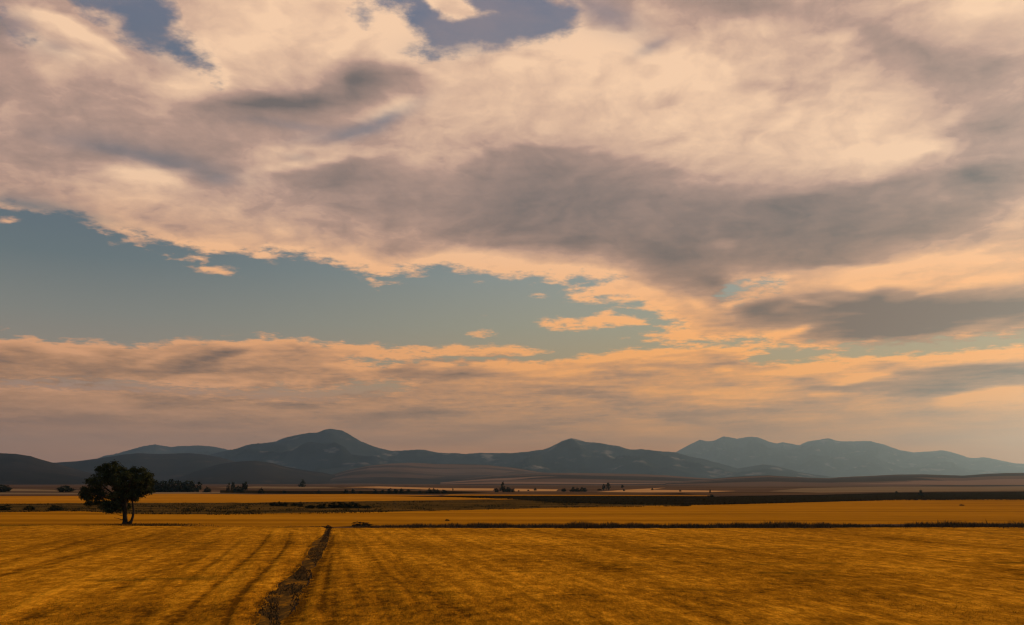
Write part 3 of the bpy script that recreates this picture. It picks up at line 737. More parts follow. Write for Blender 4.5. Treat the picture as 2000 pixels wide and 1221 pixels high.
# ------------------------------------------------------------------ fields, verges and tracks, each a sheet of its own a little above the one below
def sheet(name, poly, mat, lift, jag=0.0, step=22.0, seed=0.0):
    """A ground sheet outlined in photo pixels and laid on the plain; its edge wanders a little."""
    pts = []
    for (xa, ya), (xb, yb) in zip(poly, poly[1:] + poly[:1]):
        k = max(1, int(math.hypot(xb - xa, yb - ya) / step))
        for i in range(k):
            t = i / k
            x, y = xa + (xb - xa) * t, ya + (yb - ya) * t
            y += jag * mnoise.noise((x * 0.03, y * 0.05, seed)) + jag * 0.6 * mnoise.noise((x * 0.11, y * 0.2, seed + 5))
            pts.append(ground_pt(x, y, 0.0))
    bm = bmesh.new()
    vs = [bm.verts.new((p.x, p.y, lift)) for p in pts]
    f = bm.faces.new(vs)
    bmesh.ops.triangulate(bm, faces=[f])
    for f in bm.faces:
        if f.normal.z < 0: f.normal_flip()
    me = bpy.data.meshes.new(name)
    bm.to_mesh(me); bm.free()
    me.materials.append(mat)
    o = bpy.data.objects.new(name, me)
    COL.objects.link(o)
    tag(o, kind='structure')
    return o


L = lambda k: 0.004 * k
LO, RO = -500, 2500
# far strips on the plain
sheet('far_field', [(1165, 961.2), (1215, 957.2), (1300, 952.6), (1270, 956.6), (1335, 957.6), (1440, 959.2), (1385, 961.6), (1250, 962)], PALE, 0.05)
sheet('far_field', [(870, 953.6), (965, 954.2), (963, 958.4), (880, 958.2), (800, 955), (640, 952.4), (740, 950.3)], PALE, 0.05)
sheet('far_field', [(1006, 954.6), (1090, 956), (1086, 959.6), (1002, 959.8)], PALE, 0.05)
sheet('far_field', [(22, 955), (130, 957.6), (170, 959.5), (120, 960.4), (20, 959.2)], ROSE, 0.05)
sheet('far_field', [(LO, 961.8), (160, 962.8), (420, 961), (640, 963.4), (420, 964), (160, 965.6), (LO, 964)], ROSE, 0.055)
sheet('far_field', [(500, 950.2), (640, 951.4), (760, 953.4), (560, 954.4), (420, 953)], ROSE, 0.05)
sheet('far_field', [(1500, 960), (1570, 953.6), (1740, 950.6), (1900, 951.4), (2100, 948.6), (RO, 947.6), (RO, 959), (2000, 958.6), (1750, 961), (1600, 962.4)], ROSE, 0.05)
sheet('far_field', [(1440, 962.4), (1600, 962.6), (1760, 961.6), (1600, 964.4), (1400, 966.6), (1240, 965.4)], BROWN, 0.06)
sheet('far_field', [(900, 961), (1200, 962.4), (1320, 963.4), (1380, 967.4), (1000, 965.4), (880, 964.4)], BROWN, 0.06)
sheet('far_field', [(880, 966.2), (1050, 966.6), (1390, 968), (1390, 969.2), (1000, 968.6), (860, 968.4)], GOLD_FAR, 0.064)
sheet('hedge_strip', [(430, 957.6), (560, 958.6), (880, 959.6), (960, 961.6), (880, 964.8), (640, 965.2), (430, 963)], DARK, 0.07)
# golden strip beyond the rough grass
sheet('golden_field', [(LO, 970.5), (160, 968.6), (300, 963.6), (500, 966), (700, 965), (850, 967.6), (1000, 972.6), (1080, 976), (980, 978), (800, 980), (600, 983), (300, 984), (0, 985.5), (LO, 986)], GOLD_FAR, L(4))
# rough grass with scrub
sheet('rough_grass', [(LO, 984), (0, 984), (250, 982), (500, 982), (600, 980.5), (750, 978.5), (900, 976.5), (1000, 975.5), (1100, 976.5), (1260, 980), (1400, 986), (1300, 990), (1200, 991), (1100, 993), (1000, 996), (900, 998), (750, 1002), (600, 1005), (420, 1007), (250, 1005), (160, 1000), (0, 1002), (LO, 1003)], OLIVE, L(5), jag=1.0, seed=2)
# dark fallow band on the right
sheet('fallow_field', [(740, 968.8), (850, 968.4), (1000, 968.4), (1250, 968.8), (1400, 970), (1480, 968.4), (1600, 966.2), (1700, 964), (1750, 962.4), (2000, 960.2), (RO, 958.5), (RO, 976.5), (2000, 976), (1750, 977), (1600, 980.5), (1500, 983.5), (1400, 986), (1240, 985.5), (1090, 981.5), (1000, 974.5), (900, 971.5)], DARK, L(6), jag=0.5, seed=4)
# golden strip in front of it, where the tree stands
sheet('golden_field', [(LO, 1002), (0, 1000.5), (160, 998.5), (250, 1003.5), (420, 1005), (600, 1002), (750, 1000), (900, 996.5), (1000, 994), (1100, 991), (1200, 989), (1300, 988), (1400, 986), (1500, 983.5), (1600, 981), (1750, 976.5), (2000, 975.5), (RO, 975), (RO, 1023), (2000, 1023), (1300, 1027), (700, 1028), (640, 1030), (300, 1029), (120, 1027), (0, 1026), (LO, 1024)], GOLD_MID, L(7), jag=0.6, seed=6)
TRACK_L = [(637, 1031), (631, 1045), (611, 1060), (600, 1085), (586, 1110), (561, 1130), (537, 1150), (516, 1175), (507, 1200), (496, 1230), (470, 1280), (410, 1360), (220, 1660)]
TRACK_R = [(646, 1031), (643, 1045), (640, 1060), (629, 1085), (608, 1115), (600, 1140), (590, 1160), (576, 1182), (562, 1205), (545, 1235), (520, 1280), (465, 1360), (300, 1680)]
sheet('dirt_track', TRACK_L + TRACK_R[::-1], SOIL, L(4), jag=2.0, step=7, seed=9)

# the big stubble field either side of the track, a gently uneven surface with trampled lines
STROKES = [   # polyline, half width, strength: where wheels or weeds thinned the stubble
    ([(527, 1045), (505, 1075), (470, 1105), (440, 1130), (390, 1175), (335, 1225), (280, 1275)], 6, 0.75), ([(567, 1045), (556, 1075), (520, 1115), (495, 1140), (470, 1165), (450, 1195), (435, 1240)], 6, 0.85),
    ([(505, 1118), (480, 1150), (462, 1175)], 6, 0.4), ([(335, 1037), (270, 1055), (200, 1073), (100, 1098), (0, 1127)], 4, 0.5), ([(205, 1075), (150, 1092), (80, 1110), (0, 1128), (-100, 1150)], 4, 0.4),
    ([(265, 1035), (150, 1062), (0, 1105)], 4, 0.35), ([(400, 1090), (300, 1125), (240, 1150)], 6, 0.3), ([(470, 1060), (420, 1100), (330, 1160), (260, 1200)], 6, 0.3), ([(240, 1150), (130, 1190), (40, 1215)], 7, 0.25),
    ([(660, 1050), (664, 1090), (655, 1150), (650, 1221), (640, 1280)], 6, 0.5), ([(690, 1040), (694, 1062)], 6, 0.4), ([(700, 1066), (722, 1092), (735, 1160), (745, 1221)], 6, 0.45), ([(712, 1068), (755, 1125), (790, 1150), (815, 1182)], 5, 0.75),
    ([(650, 1050), (638, 1085), (616, 1118), (606, 1145), (592, 1175), (566, 1215), (548, 1245)], 11, 0.95), ([(624, 1047), (602, 1072), (594, 1092), (572, 1118), (535, 1148), (508, 1180), (498, 1215)], 4, 0.7),
    ([(648, 1085), (636, 1150), (628, 1190)], 7, 0.8), ([(750, 1090), (800, 1140), (860, 1180), (900, 1195)], 6, 0.5), ([(860, 1125), (920, 1165), (990, 1200)], 6, 0.5), ([(780, 1100), (840, 1160), (880, 1221)], 6, 0.4),
    ([(1050, 1085), (1150, 1120), (1260, 1160), (1340, 1192), (1420, 1225)], 5, 0.55), ([(1100, 1088), (1200, 1113), (1300, 1145)], 5, 0.4), ([(930, 1095), (1010, 1140), (1100, 1200)], 7, 0.25), ([(680, 1110), (690, 1160), (700, 1221)], 6, 0.4), ([(1250, 1085), (1400, 1125), (1560, 1180)], 7, 0.3)]
PATCHES = [(305, 1203, 45, 12, .6), (60, 1204, 40, 7, .7), (425, 1196, 24, 8, .4), (140, 1200, 60, 8, .3), (1210, 1112, 55, 7, .6), (1120, 1170, 70, 12, .6), (980, 1172, 32, 8, .7), (740, 1170, 30, 25, .45), (1340, 1123, 26, 5, .6), (1160, 1052, 60, 4, .45), (1560, 1140, 60, 8, .45), (1960, 1120, 75, 25, .5),
           (1450, 1160, 60, 8, .45), (1340, 1200, 60, 15, .4), (1500, 1075, 80, 4, .35), (1800, 1090, 60, 5, .35), (1700, 1165, 80, 6, .3), (900, 1195, 60, 10, .3), (1020, 1095, 40, 5, .35), (80, 1090, 70, 10, .25), (250, 1100, 80, 12, .2),
           (760, 1040, 120, 4, -.55), (880, 1052, 150, 5, -.45), (690, 1095, 30, 22, -.3), (1520, 1205, 60, 20, -.6), (1100, 1060, 200, 5, -.3), (1270, 1195, 80, 15, -.3), (1900, 1185, 100, 15, -.35), (480, 1070, 60, 14, -.3), (590, 1060, 20, 20, -.3), (440, 1160, 30, 20, -.2), (1000, 1075, 140, 8, -.25), (1450, 1052, 200, 6, -.15)]


def wear_at(X_, Y_):
    w = np.zeros(X_.shape)
    for pl, hw, k in STROKES:
        best = np.full(X_.shape, 1e9)
        for (xa, ya), (xb, yb) in zip(pl, pl[1:]):
            ex, ey = xb - xa, yb - ya
            t = np.clip(((X_ - xa) * ex + (Y_ - ya) * ey) / (ex * ex + ey * ey), 0, 1)
            best = np.minimum(best, np.hypot(X_ - xa - t * ex, (Y_ - ya - t * ey)))
        w += (1.05 if pl[0][0] < 660 else 0.6) * k * np.exp(-(best / (0.62 * hw * np.clip((Y_ - 960) / 150.0, 0.4, 2.5))) ** 2)
    for px, py, rx, ry, k in PATCHES:
        w += 0.75 * k * np.exp(-((X_ - px) / rx) ** 2 - ((Y_ - py) / ry) ** 2)
    return w


def field_grid(name, x_left, x_right, y_top, nx_):
    vy = np.concatenate([np.linspace(0, 200, 90), np.linspace(200, 620, 45)[1:]])
    top = np.array([y_top(t) for t in np.linspace(0, 1, nx_)])
    VX, VY = np.zeros((len(vy), nx_)), np.zeros((len(vy), nx_))
    for j, dv in enumerate(vy):
        u = np.linspace(0, 1, nx_)
        y = top + dv
        xl, xr = x_left(1030 + dv), x_right(1030 + dv)
        VX[j], VY[j] = xl + (xr - xl) * u, y
    wear = wear_at(VX, VY)
    co = np.zeros((len(vy), nx_, 3))
    for j in range(len(vy)):
        for i in range(nx_):
            p = ground_pt(VX[j, i], VY[j, i])
            ru = p.x * math.cos(ROW) + p.y * math.sin(ROW)
            edge_t = min(1.0, (nx_ - 1 - i if x_left(1100) < 0 else i) / 10.0)
            z = 0.035 + edge_t * 0.03 * (1 + mnoise.noise((ru * 1.1, p.y * 0.02, 3))) + edge_t * 0.045 * (1 + mnoise.noise((p.x * 0.16, p.y * 0.10, 8))) - edge_t * 0.03 * min(1.0, max(0.0, wear[j, i]))
            co[j, i] = (p.x, p.y, z)
    idx = np.arange(len(vy) * nx_).reshape(len(vy), nx_)
    fc = np.stack([idx[1:, :-1], idx[1:, 1:], idx[:-1, 1:], idx[:-1, :-1]], -1).reshape(-1, 4)
    o = mesh_obj(name, co.reshape(-1, 3), fc.tolist(), GOLD, smooth=True)
    at = o.data.attributes.new('wear', 'FLOAT', 'POINT')
    at.data.foreach_set('value', wear.ravel().astype(np.float32))
    return tag(o, kind='structure')


tl = lambda y: float(np.interp(y, [p[1] for p in TRACK_L], [p[0] for p in TRACK_L]))
tr = lambda y: float(np.interp(y, [p[1] for p in TRACK_R], [p[0] for p in TRACK_R]))
wob = lambda y, s: (4.5 * mnoise.noise((y * 0.035, s, 0)) + 4.0 * mnoise.noise((y * 0.11, s, 5)) + 2.5 * mnoise.noise((y * 0.31, s, 2))) * min(2.6, (y - 1028) / 60.0)
field_grid('stubble_field', lambda y: -500 - (y - 1030) * 1.2, lambda y: tl(y) + wob(y, 1.0), lambda t: float(np.interp(-500 + t * 1138, [-500, 0, 120, 245, 640], [1024, 1026, 1028, 1029.5, 1030.5])) + 0.3 * mnoise.noise((t * 60, 2, 1)), 300)
field_grid('stubble_field', lambda y: tr(y) + wob(y, 7.0), lambda y: 2500 + (y - 1030) * 1.5, lambda t: float(np.interp(646 + t * 1850, [646, 700, 1300, 2000, 2500], [1032, 1033, 1034, 1031.5, 1030])) + 0.3 * mnoise.noise((t * 60, 6, 1)), 420)

# ------------------------------------------------------------------ foliage, trunks and tufts
def leafage(name, c0, c1, sc=1.2):
    m, gg, b, pos = material(name, 0.8)
    n1 = gg.noise(pos, sc, 3.0, 0.6)
    gg.put(b.inputs['Base Color'], gg.mix(gg.smooth(n1, 0.38, 0.62), c0, c1))
    return m


LEAF = leafage('leaf_green', (0.022, 0.028, 0.011), (0.060, 0.066, 0.024))
LEAF_FAR = leafage('leaf_far', (0.020, 0.028, 0.020), (0.040, 0.050, 0.032), 0.4)
LEAF_DRY = leafage('leaf_dry', (0.09, 0.075, 0.035), (0.14, 0.11, 0.05), 0.4)
BARK = leafage('bark', (0.022, 0.016, 0.011), (0.045, 0.033, 0.022), 3.0)
WEED = leafage('dry_weed', (0.045, 0.028, 0.014), (0.11, 0.064, 0.026), 0.9)
WEED_OLIVE = leafage('olive_weed', (0.030, 0.022, 0.007), (0.075, 0.048, 0.013), 0.25)
FALLOW_WEED = leafage('fallow_weed', (0.007, 0.006, 0.003), (0.018, 0.014, 0.006), 0.3)
SCRUB = leafage('scrub_green', (0.016, 0.018, 0.008), (0.036, 0.034, 0.014), 0.8)


def leaves_at(P, size, flat=0.5):
    """Random small triangles at points P."""
    n = len(P)
    a = RNG.normal(size=(n, 3)); a[:, 2] *= flat
    a /= np.linalg.norm(a, axis=1, keepdims=True) + 1e-9
    b = RNG.normal(size=(n, 3))
    b -= a * (a * b).sum(1, keepdims=True)
    b /= np.linalg.norm(b, axis=1, keepdims=True) + 1e-9
    s = size * (0.6 + 0.8 * RNG.random((n, 1)))
    return np.stack([P - a * s, P + a * s * 0.6 + b * s * 0.6, P + a * s * 0.5 - b * s * 0.55], 1)


def lobe_points(cx, cy, cz, rx, ry, rz, clumps, per, spread):
    v = RNG.normal(size=(clumps, 3))
    v /= np.linalg.norm(v, axis=1, keepdims=True)
    v *= (0.40 + 0.72 * RNG.random((clumps, 1)) ** 0.5)
    c = np.array([cx, cy, cz]) + v * np.array([rx, ry, rz])
    p = np.repeat(c, per, 0) + RNG.normal(size=(clumps * per, 3)) * spread * np.array([1, 1, 0.7])
    return p


def tube(bm, pts, radii, sides=7):
    rings = []
    for i, p in enumerate(pts):
        p = Vector(p)
        d = (Vector(pts[min(i + 1, len(pts) - 1)]) - Vector(pts[max(i - 1, 0)])).normalized()
        a = d.orthogonal().normalized()
        b = d.cross(a)
        rings.append([bm.verts.new(p + (a * math.cos(k * 2 * math.pi / sides) + b * math.sin(k * 2 * math.pi / sides)) * radii[i] * (1 + 0.12 * math.sin(3 * k + i))) for k in range(sides)])
    for r0, r1 in zip(rings, rings[1:]):
        for k in range(sides):
            bm.faces.new((r0[k], r0[(k + 1) % sides], r1[(k + 1) % sides], r1[k]))
    bm.faces.new(rings[-1])


def bm_obj(name, bm, mat, parent=None, smooth=True):
    bmesh.ops.recalc_face_normals(bm, faces=bm.faces)
    me = bpy.data.meshes.new(name)
    bm.to_mesh(me); bm.free()
    if smooth:
        me.polygons.foreach_set('use_smooth', [True] * len(me.polygons))
    me.materials.append(mat)
    o = bpy.data.objects.new(name, me)
    COL.objects.link(o)
    if parent: o.parent = parent
    return o


def empty(name, loc, label, cat, group=None):
    o = bpy.data.objects.new(name, None)
    COL.objects.link(o)
    o.location = loc
    return tag(o, label, cat, group)


# ------------------------------------------------------------------ the lone tree on the left
TB = ground_pt(249, 1024)
TS = math.hypot(TB.x, TB.y) / F * 1.0 / 8.72      # metres per unit of the enlarged crop the tree was measured in
tree = empty('lone_tree', (TB.x, TB.y, 0.0), 'dark leafy tree with forked trunk standing alone in the golden field', 'tree')


def tz(zx, zy, y=0.0):
    return Vector(((zx - 945) * TS, y, (1072 - zy) * TS if zy > 900 else (172 + (900 - zy) * 0.965) * TS))


limbs = [
    ([(905, 1085, 0), (905, 1030, 0), (896, 960, 0.05), (878, 860, 0.1), (850, 750, 0.1), (800, 630, 0.0), (720, 490, -0.2), (662, 340, -0.1), (650, 210, 0)], 46, 8),
    ([(975, 1088, 0.1), (990, 1040, 0.1), (1010, 960, 0.15), (1012, 860, 0.2), (988, 770, 0.25), (968, 680, 0.3), (1000, 560, 0.5), (1080, 430, 0.6), (1150, 320, 0.6)], 26, 7),
    ([(892, 930, 0), (905, 840, -0.2), (912, 740, -0.3), (905, 600, -0.4), (890, 450, -0.5), (870, 320, -0.4)], 34, 7),
    ([(858, 790, 0), (740, 705, -0.4), (570, 650, -0.7), (410, 590, -0.8), (290, 560, -0.6)], 22, 6),
    ([(845, 740, 0), (650, 600, 0.5), (490, 500, 0.9), (370, 420, 1.0)], 20, 6),
    ([(880, 860, 0), (740, 800, 0.4), (610, 775, 0.7), (500, 720, 0.9)], 15, 5),
    ([(975, 720, 0.2), (1080, 630, -0.2), (1190, 540, -0.6), (1265, 470, -0.8)], 17, 5),
    ([(800, 640, 0), (740, 560, 0.6), (640, 430, 1.0), (540, 310, 1.1)], 15, 5),
    ([(985, 600, 0.4), (930, 480, 1.2), (980, 350, 1.6)], 14, 5),
    ([(905, 620, -0.4), (990, 480, -1.2), (1040, 340, -1.6)], 14, 5),
    ([(888, 1000, 0), (850, 1005, -0.1), (810, 985, -0.15), (745, 975, -0.2)], 7, 3),
    ([(882, 950, 0), (840, 945, 0.1), (770, 930, 0.2)], 6, 3),
]
bm = bmesh.new()
for pts, r0, r1 in limbs:
    n = len(pts)
    tube(bm, [tz(*p) for p in pts], [(r0 + (r1 - r0) * (i / (n - 1)) ** 0.7) * TS for i in range(n)], 8)
for s in (-1, 1):                                  # flared roots
    tube(bm, [tz(930 + s * 20, 1035), tz(935 + s * 45, 1082, 0.1 * s)], [26 * TS, 16 * TS], 7)
bm_obj('trunk', bm, BARK, tree)
lobes = [(300, 760, 45, 25, 0.2), (560, 800, 85, 40, -0.2), (1010, 690, 60, 30, 0.3), (1130, 640, 50, 28, -0.2), (190, 560, 35, 40, 0.1), (1300, 440, 35, 50, 0), (1290, 560, 40, 35, 0.2), (420, 205, 40, 30, 0.1), (1120, 235, 50, 28, 0), (720, 540, 90, 60, 0.6), (800, 610, 80, 50, -0.5), (850, 480, 120, 80, 0.2), (590, 640, 60, 35, 0.7), (690, 650, 50, 30, -0.6), (480, 650, 60, 40, 0.3), (1000, 610, 110, 45, 0.6), (1130, 560, 90, 60, 0.5), (860, 690, 70, 45, 0.6), (960, 250, 80, 50, 0), (860, 300, 80, 60, 0.4), (640, 870, 60, 25, 0), (640, 260, 170, 105, 0), (480, 300, 100, 90, 0.4), (765, 265, 100, 90, -0.4), (560, 400, 230, 110, -0.7), (600, 390, 200, 110, 0.8), (340, 470, 140, 130, 0), (255, 575, 85, 85, 0.2), (235, 640, 60, 45, -0.2),
         (345, 690, 95, 55, 0), (420, 745, 45, 25, 0.2), (1050, 315, 195, 95, 0.3), (1180, 400, 115, 110, -0.3), (1230, 520, 70, 70, 0), (900, 390, 230, 130, -0.9), (900, 400, 220, 120, 0.9), (1000, 500, 200, 70, 0),
         (1085, 590, 90, 55, -0.3), (665, 790, 120, 70, 0.3), (770, 720, 90, 70, -0.3), (560, 745, 60, 40, 0.4), (940, 640, 110, 45, 0), (760, 835, 95, 50, 0.1), (880, 800, 60, 40, 0.5), (690, 860, 70, 30, -0.3), (880, 560, 110, 60, 0.3), (450, 560, 110, 70, 0.1), (668, 135, 26, 22, 0), (1250, 330, 50, 40, 0.2), (540, 165, 40, 25, 0)]
pp = []
for (zx, zy, rx, rz, y) in lobes:
    c = tz(zx, zy)
    vol = rx * rz / 9000.0
    pp.append(lobe_points(c.x * (0.97 if c.x < 0 else 0.86), y * 1.2, c.z, rx * 0.84 * TS, (rx + rz) * 0.5 * TS + 0.15, rz * 0.90 * TS, int(9 + 17 * vol), 42, 0.17))
tri_obj('crown', leaves_at(np.concatenate(pp), 0.105, 0.8), LEAF, tree)


# ------------------------------------------------------------------ distant trees and shrubs
def shape_points(kind, k=1.0):
    """Foliage points for a plant one unit high, its half width about 0.5."""
    if kind == 'round':
        L_ = [(0, 0, 0.62, 0.40, 0.34, 16), (-0.22, 0.1, 0.48, 0.26, 0.24, 8), (0.24, -0.1, 0.52, 0.26, 0.26, 8), (0.05, 0, 0.84, 0.22, 0.15, 6)]
    elif kind == 'full':
        L_ = [(0, 0, 0.42, 0.46, 0.42, 22), (-0.22, 0.1, 0.30, 0.30, 0.28, 9), (0.24, -0.1, 0.32, 0.30, 0.28, 9), (0.04, 0, 0.82, 0.30, 0.17, 8)]
    elif kind == 'poplar':
        L_ = [(0, 0, 0.30, 0.36, 0.20, 9), (0.03, 0, 0.52, 0.42, 0.24, 12), (-0.03, 0, 0.74, 0.36, 0.20, 9), (0, 0, 0.90, 0.20, 0.10, 4)]
    elif kind == 'pine':
        L_ = [(0, 0, 0.20, 0.50, 0.12, 10), (0.02, 0, 0.38, 0.38, 0.14, 9), (-0.02, 0, 0.56, 0.26, 0.14, 7), (0, 0, 0.76, 0.16, 0.14, 5), (0, 0, 0.93, 0.07, 0.07, 2)]
    else:
        L_ = [(0, 0, 0.36, 0.42, 0.40, 26), (-0.25, 0.1, 0.28, 0.26, 0.28, 11), (0.26, -0.05, 0.28, 0.26, 0.28, 11), (0.08, 0.1, 0.70, 0.24, 0.22, 7)]
    return np.concatenate([lobe_points(x, y, z, rx, rx, rz, int(n * k), 14, 0.06) for x, y, z, rx, rz, n in L_])


CROWNS, TRUNKS = {}, {}
for kd in ('round', 'full', 'poplar', 'pine', 'bush'):
    for v in range(3):
        o = tri_obj('crown', leaves_at(shape_points(kd), 0.085, 0.8), LEAF_FAR)
        CROWNS[kd, v] = o.data
        bpy.data.objects.remove(o)
    bm = bmesh.new()
    top = {'round': 0.6, 'full': 0.6, 'poplar': 0.8, 'pine': 0.9, 'bush': 0.5}[kd]
    tube(bm, [(0, 0, -0.03), (0.01, 0, top * 0.4), (-0.01, 0.01, top)], [0.055, 0.04, 0.015], 6)
    for s in (-1, 1):
        tube(bm, [(0.01, 0, top * 0.45), (s * 0.16, 0.05 * s, top * 0.85)], [0.028, 0.01], 5)
    o = bm_obj('trunk', bm, BARK)
    TRUNKS[kd] = o.data
    bpy.data.objects.remove(o)
NAME = {'full': 'broadleaf_tree', 'round': 'broadleaf_tree', 'poplar': 'poplar_tree', 'pine': 'pine_tree', 'bush': 'shrub'}
CAT = {'full': 'tree', 'round': 'tree', 'poplar': 'tree', 'pine': 'tree', 'bush': 'bush'}


def plant(px, py, h, w, kind, label, group=None, mat=LEAF_FAR, z=0.0, at=None):
    """A far plant whose base stands at a photo pixel, h and w in photo pixels."""
    p = at if at is not None else ground_pt(px, py, z)
    s = math.hypot(p.x, p.y) / F
    root = empty(NAME[kind], (p.x, p.y, p.z - 0.02 * h * s), label, CAT[kind], group)
    root.rotation_euler = (0, 0, random.uniform(0, 6.28))
    root.scale = (w * s, w * s, h * s)
    for nm, me in (('crown', CROWNS[kind, random.randrange(3)]), ('trunk', TRUNKS[kind])):
        o = bpy.data.objects.new(nm, me)
        COL.objects.link(o)
        o.parent = root
        if nm == 'crown' and mat is not LEAF_FAR:
            o.material_slots[0].link = 'OBJECT'
            o.material_slots[0].material = mat
    return root


G1 = 'trees of the dark windbreak behind the lone tree'
plant(297, 961.2, 21, 25, 'full', 'leftmost tree of the dark windbreak, half behind the lone tree', G1)
plant(310, 961.0, 20, 23, 'full', 'second tree from the left in the dark windbreak', G1)
plant(322, 961.2, 18.5, 22, 'full', 'third tree from the left in the dark windbreak', G1)
plant(334, 961.0, 21.5, 23, 'full', 'fourth tree from the left in the dark windbreak', G1)
plant(346, 961.2, 19.5, 22, 'full', 'fifth tree from the left in the dark windbreak', G1)
plant(358, 961.0, 19.5, 22, 'full', 'sixth tree from the left in the dark windbreak, taller crown', G1)
plant(368, 961.2, 21, 21, 'full', 'seventh tree from the left in the dark windbreak', G1)
plant(377, 961.2, 17, 16, 'full', 'last tree before the narrow gap in the dark windbreak', G1)
plant(388, 961.6, 18.5, 12, 'poplar', 'narrow tree just right of the gap in the dark windbreak', G1)
plant(404, 961.8, 10, 14, 'bush', 'low rounded bush ending the dark windbreak on its right', G1)
G2 = 'small clump of trees right of the windbreak'
plant(446.5, 962, 18, 3.6, 'poplar', 'thin dark poplar at the left end of the small clump', G2)
plant(443, 962, 13, 3.2, 'poplar', 'shorter thin poplar beside the thin poplar of the small clump', G2)
plant(454.5, 962, 18, 8, 'round', 'tree with round top rising near the left of the small clump', G2)
plant(462, 962.2, 12, 14, 'bush', 'low bush filling the middle of the small clump', G2)
plant(470, 962.2, 11.5, 12, 'bush', 'low bush between middle and tall right trees of the small clump', G2)
plant(474, 962, 16, 8, 'round', 'second tallest tree on the right of the small clump', G2)
plant(479, 962, 20, 8, 'round', 'tallest tree at the right end of the small clump', G2)
plant(9, 961.4, 13.5, 23, 'bush', 'wide dark bush at the left edge of the plain')
plant(128, 961.6, 12.5, 27, 'bush', 'wide dark bush on the pale strip left of the lone tree')
plant(510.5, 964, 10, 12, 'bush', 'dark bush standing at the left part of the far hedge line')
plant(556, 963.6, 6, 9, 'bush', 'small low bush in the far hedge line below the single tree')
plant(590, 951.4, 13.5, 12, 'full', 'single compact tree standing on the pale far field')
G3 = 'shrubs of the far hedge line'
hedge = [(622, 6, 8, 'smallest shrub alone left in the far hedge line'), (676, 8, 9, 'rounded shrub of the hedge line below the mountain foot'), (690, 9, 9, 'taller shrub beside the rounded one in the hedge line'),
         (705, 5, 9, 'flat shrub between two taller ones in the hedge line'), (733, 8, 10, 'shrub starting the dense left part of the hedge'), (746, 7, 9, 'low shrub second in the dense part of the hedge'),
         (760, 10, 11, 'tall shrub third in the dense part of the hedge'), (772, 9, 10, 'tall shrub fourth in the dense part of the hedge'), (785, 9.5, 11, 'broad shrub fifth in the dense part of the hedge'), (797, 8, 9, 'shrub closing the dense part of the hedge'),
         (820, 5.5, 8, 'little shrub alone in the gap of the hedge'), (838, 9.5, 12, 'broad shrub first of the right hedge group'), (847, 10, 10, 'tallest shrub of the right hedge group'), (854, 8, 10, 'low shrub third of the right hedge group'), (868, 7.5, 10, 'pointed shrub at the right end of the hedge')]
for px, h, w, lab in hedge:
    plant(px, 963.6, h, w, 'bush', lab, G3)
plant(884.5, 958.8, 5, 3, 'poplar', 'tiny dark upright shrub on the pale field beside the hedge end')
G4 = 'clump round the pointed pine'
plant(982, 961.6, 19, 13, 'pine', 'pointed dark pine in the middle of its clump', G4)
plant(970, 961.8, 8.5, 10, 'bush', 'low bush left of the pointed pine', G4)
plant(992, 961.8, 11, 12, 'bush', 'bush close right of the pointed pine', G4)
plant(1001, 961.6, 7, 9, 'bush', 'smaller bush at the right end of the pine clump', G4)
plant(1013, 960, 3, 4, 'bush', 'tiny dark bush on the pale field just right of the pine clump')
plant(1032, 959.2, 3.2, 4, 'bush', 'tiny dark bush left of the dry pale bush')
plant(1045, 959.8, 6.5, 6, 'round', 'dry pale brown bush on the far pale field', mat=LEAF_DRY)
plant(1100.5, 960.4, 7, 10, 'bush', 'round dark bush alone left of the dark thicket')
G5 = 'dark thicket left of the two tall trees'
plant(1119, 960.4, 8.5, 11, 'full', 'leftmost bush of the dark thicket', G5)
plant(1127, 960.4, 8, 10, 'bush', 'second bush from the left in the dark thicket', G5)
plant(1136, 960.4, 8.5, 11, 'full', 'third bush from the left in the dark thicket', G5)
plant(1142.5, 960.6, 8, 9, 'full', 'rightmost bush of the dark thicket', G5)
plant(1179.5, 958, 12, 8, 'poplar', 'left and shorter of the two tall upright trees')
plant(1188.2, 957.4, 13.5, 9, 'poplar', 'right and taller of the two tall upright trees')
plant(1171, 958, 3.4, 10, 'bush', 'low dark bush at the foot of the two upright trees')
plant(1215.5, 954, 6.5, 6, 'round', 'small dim tree right of the two upright trees')
plant(1218.8, 959.2, 4, 5.5, 'bush', 'dark bush on the left end of the orange field')
plant(1274, 957.4, 4.6, 4.6, 'bush', 'dark bush at the upper corner of the orange field')
plant(1328.8, 960.4, 4.4, 5, 'bush', 'dark bush in the middle of the orange field')
plant(1386.8, 962.2, 6.4, 4, 'bush', 'dark bush near the pointed right end of the orange field')
plant(1388, 970.4, 4.5, 14, 'bush', 'olive bush on the edge of the dark fallow band')
plant(1751.5, 966, 6, 5.5, 'round', 'smaller of two dark bushes on the fallow band')
plant(1799, 968.2, 10, 9, 'full', 'larger of two dark bushes on the fallow band')
G6 = 'scrub in the rough grass'
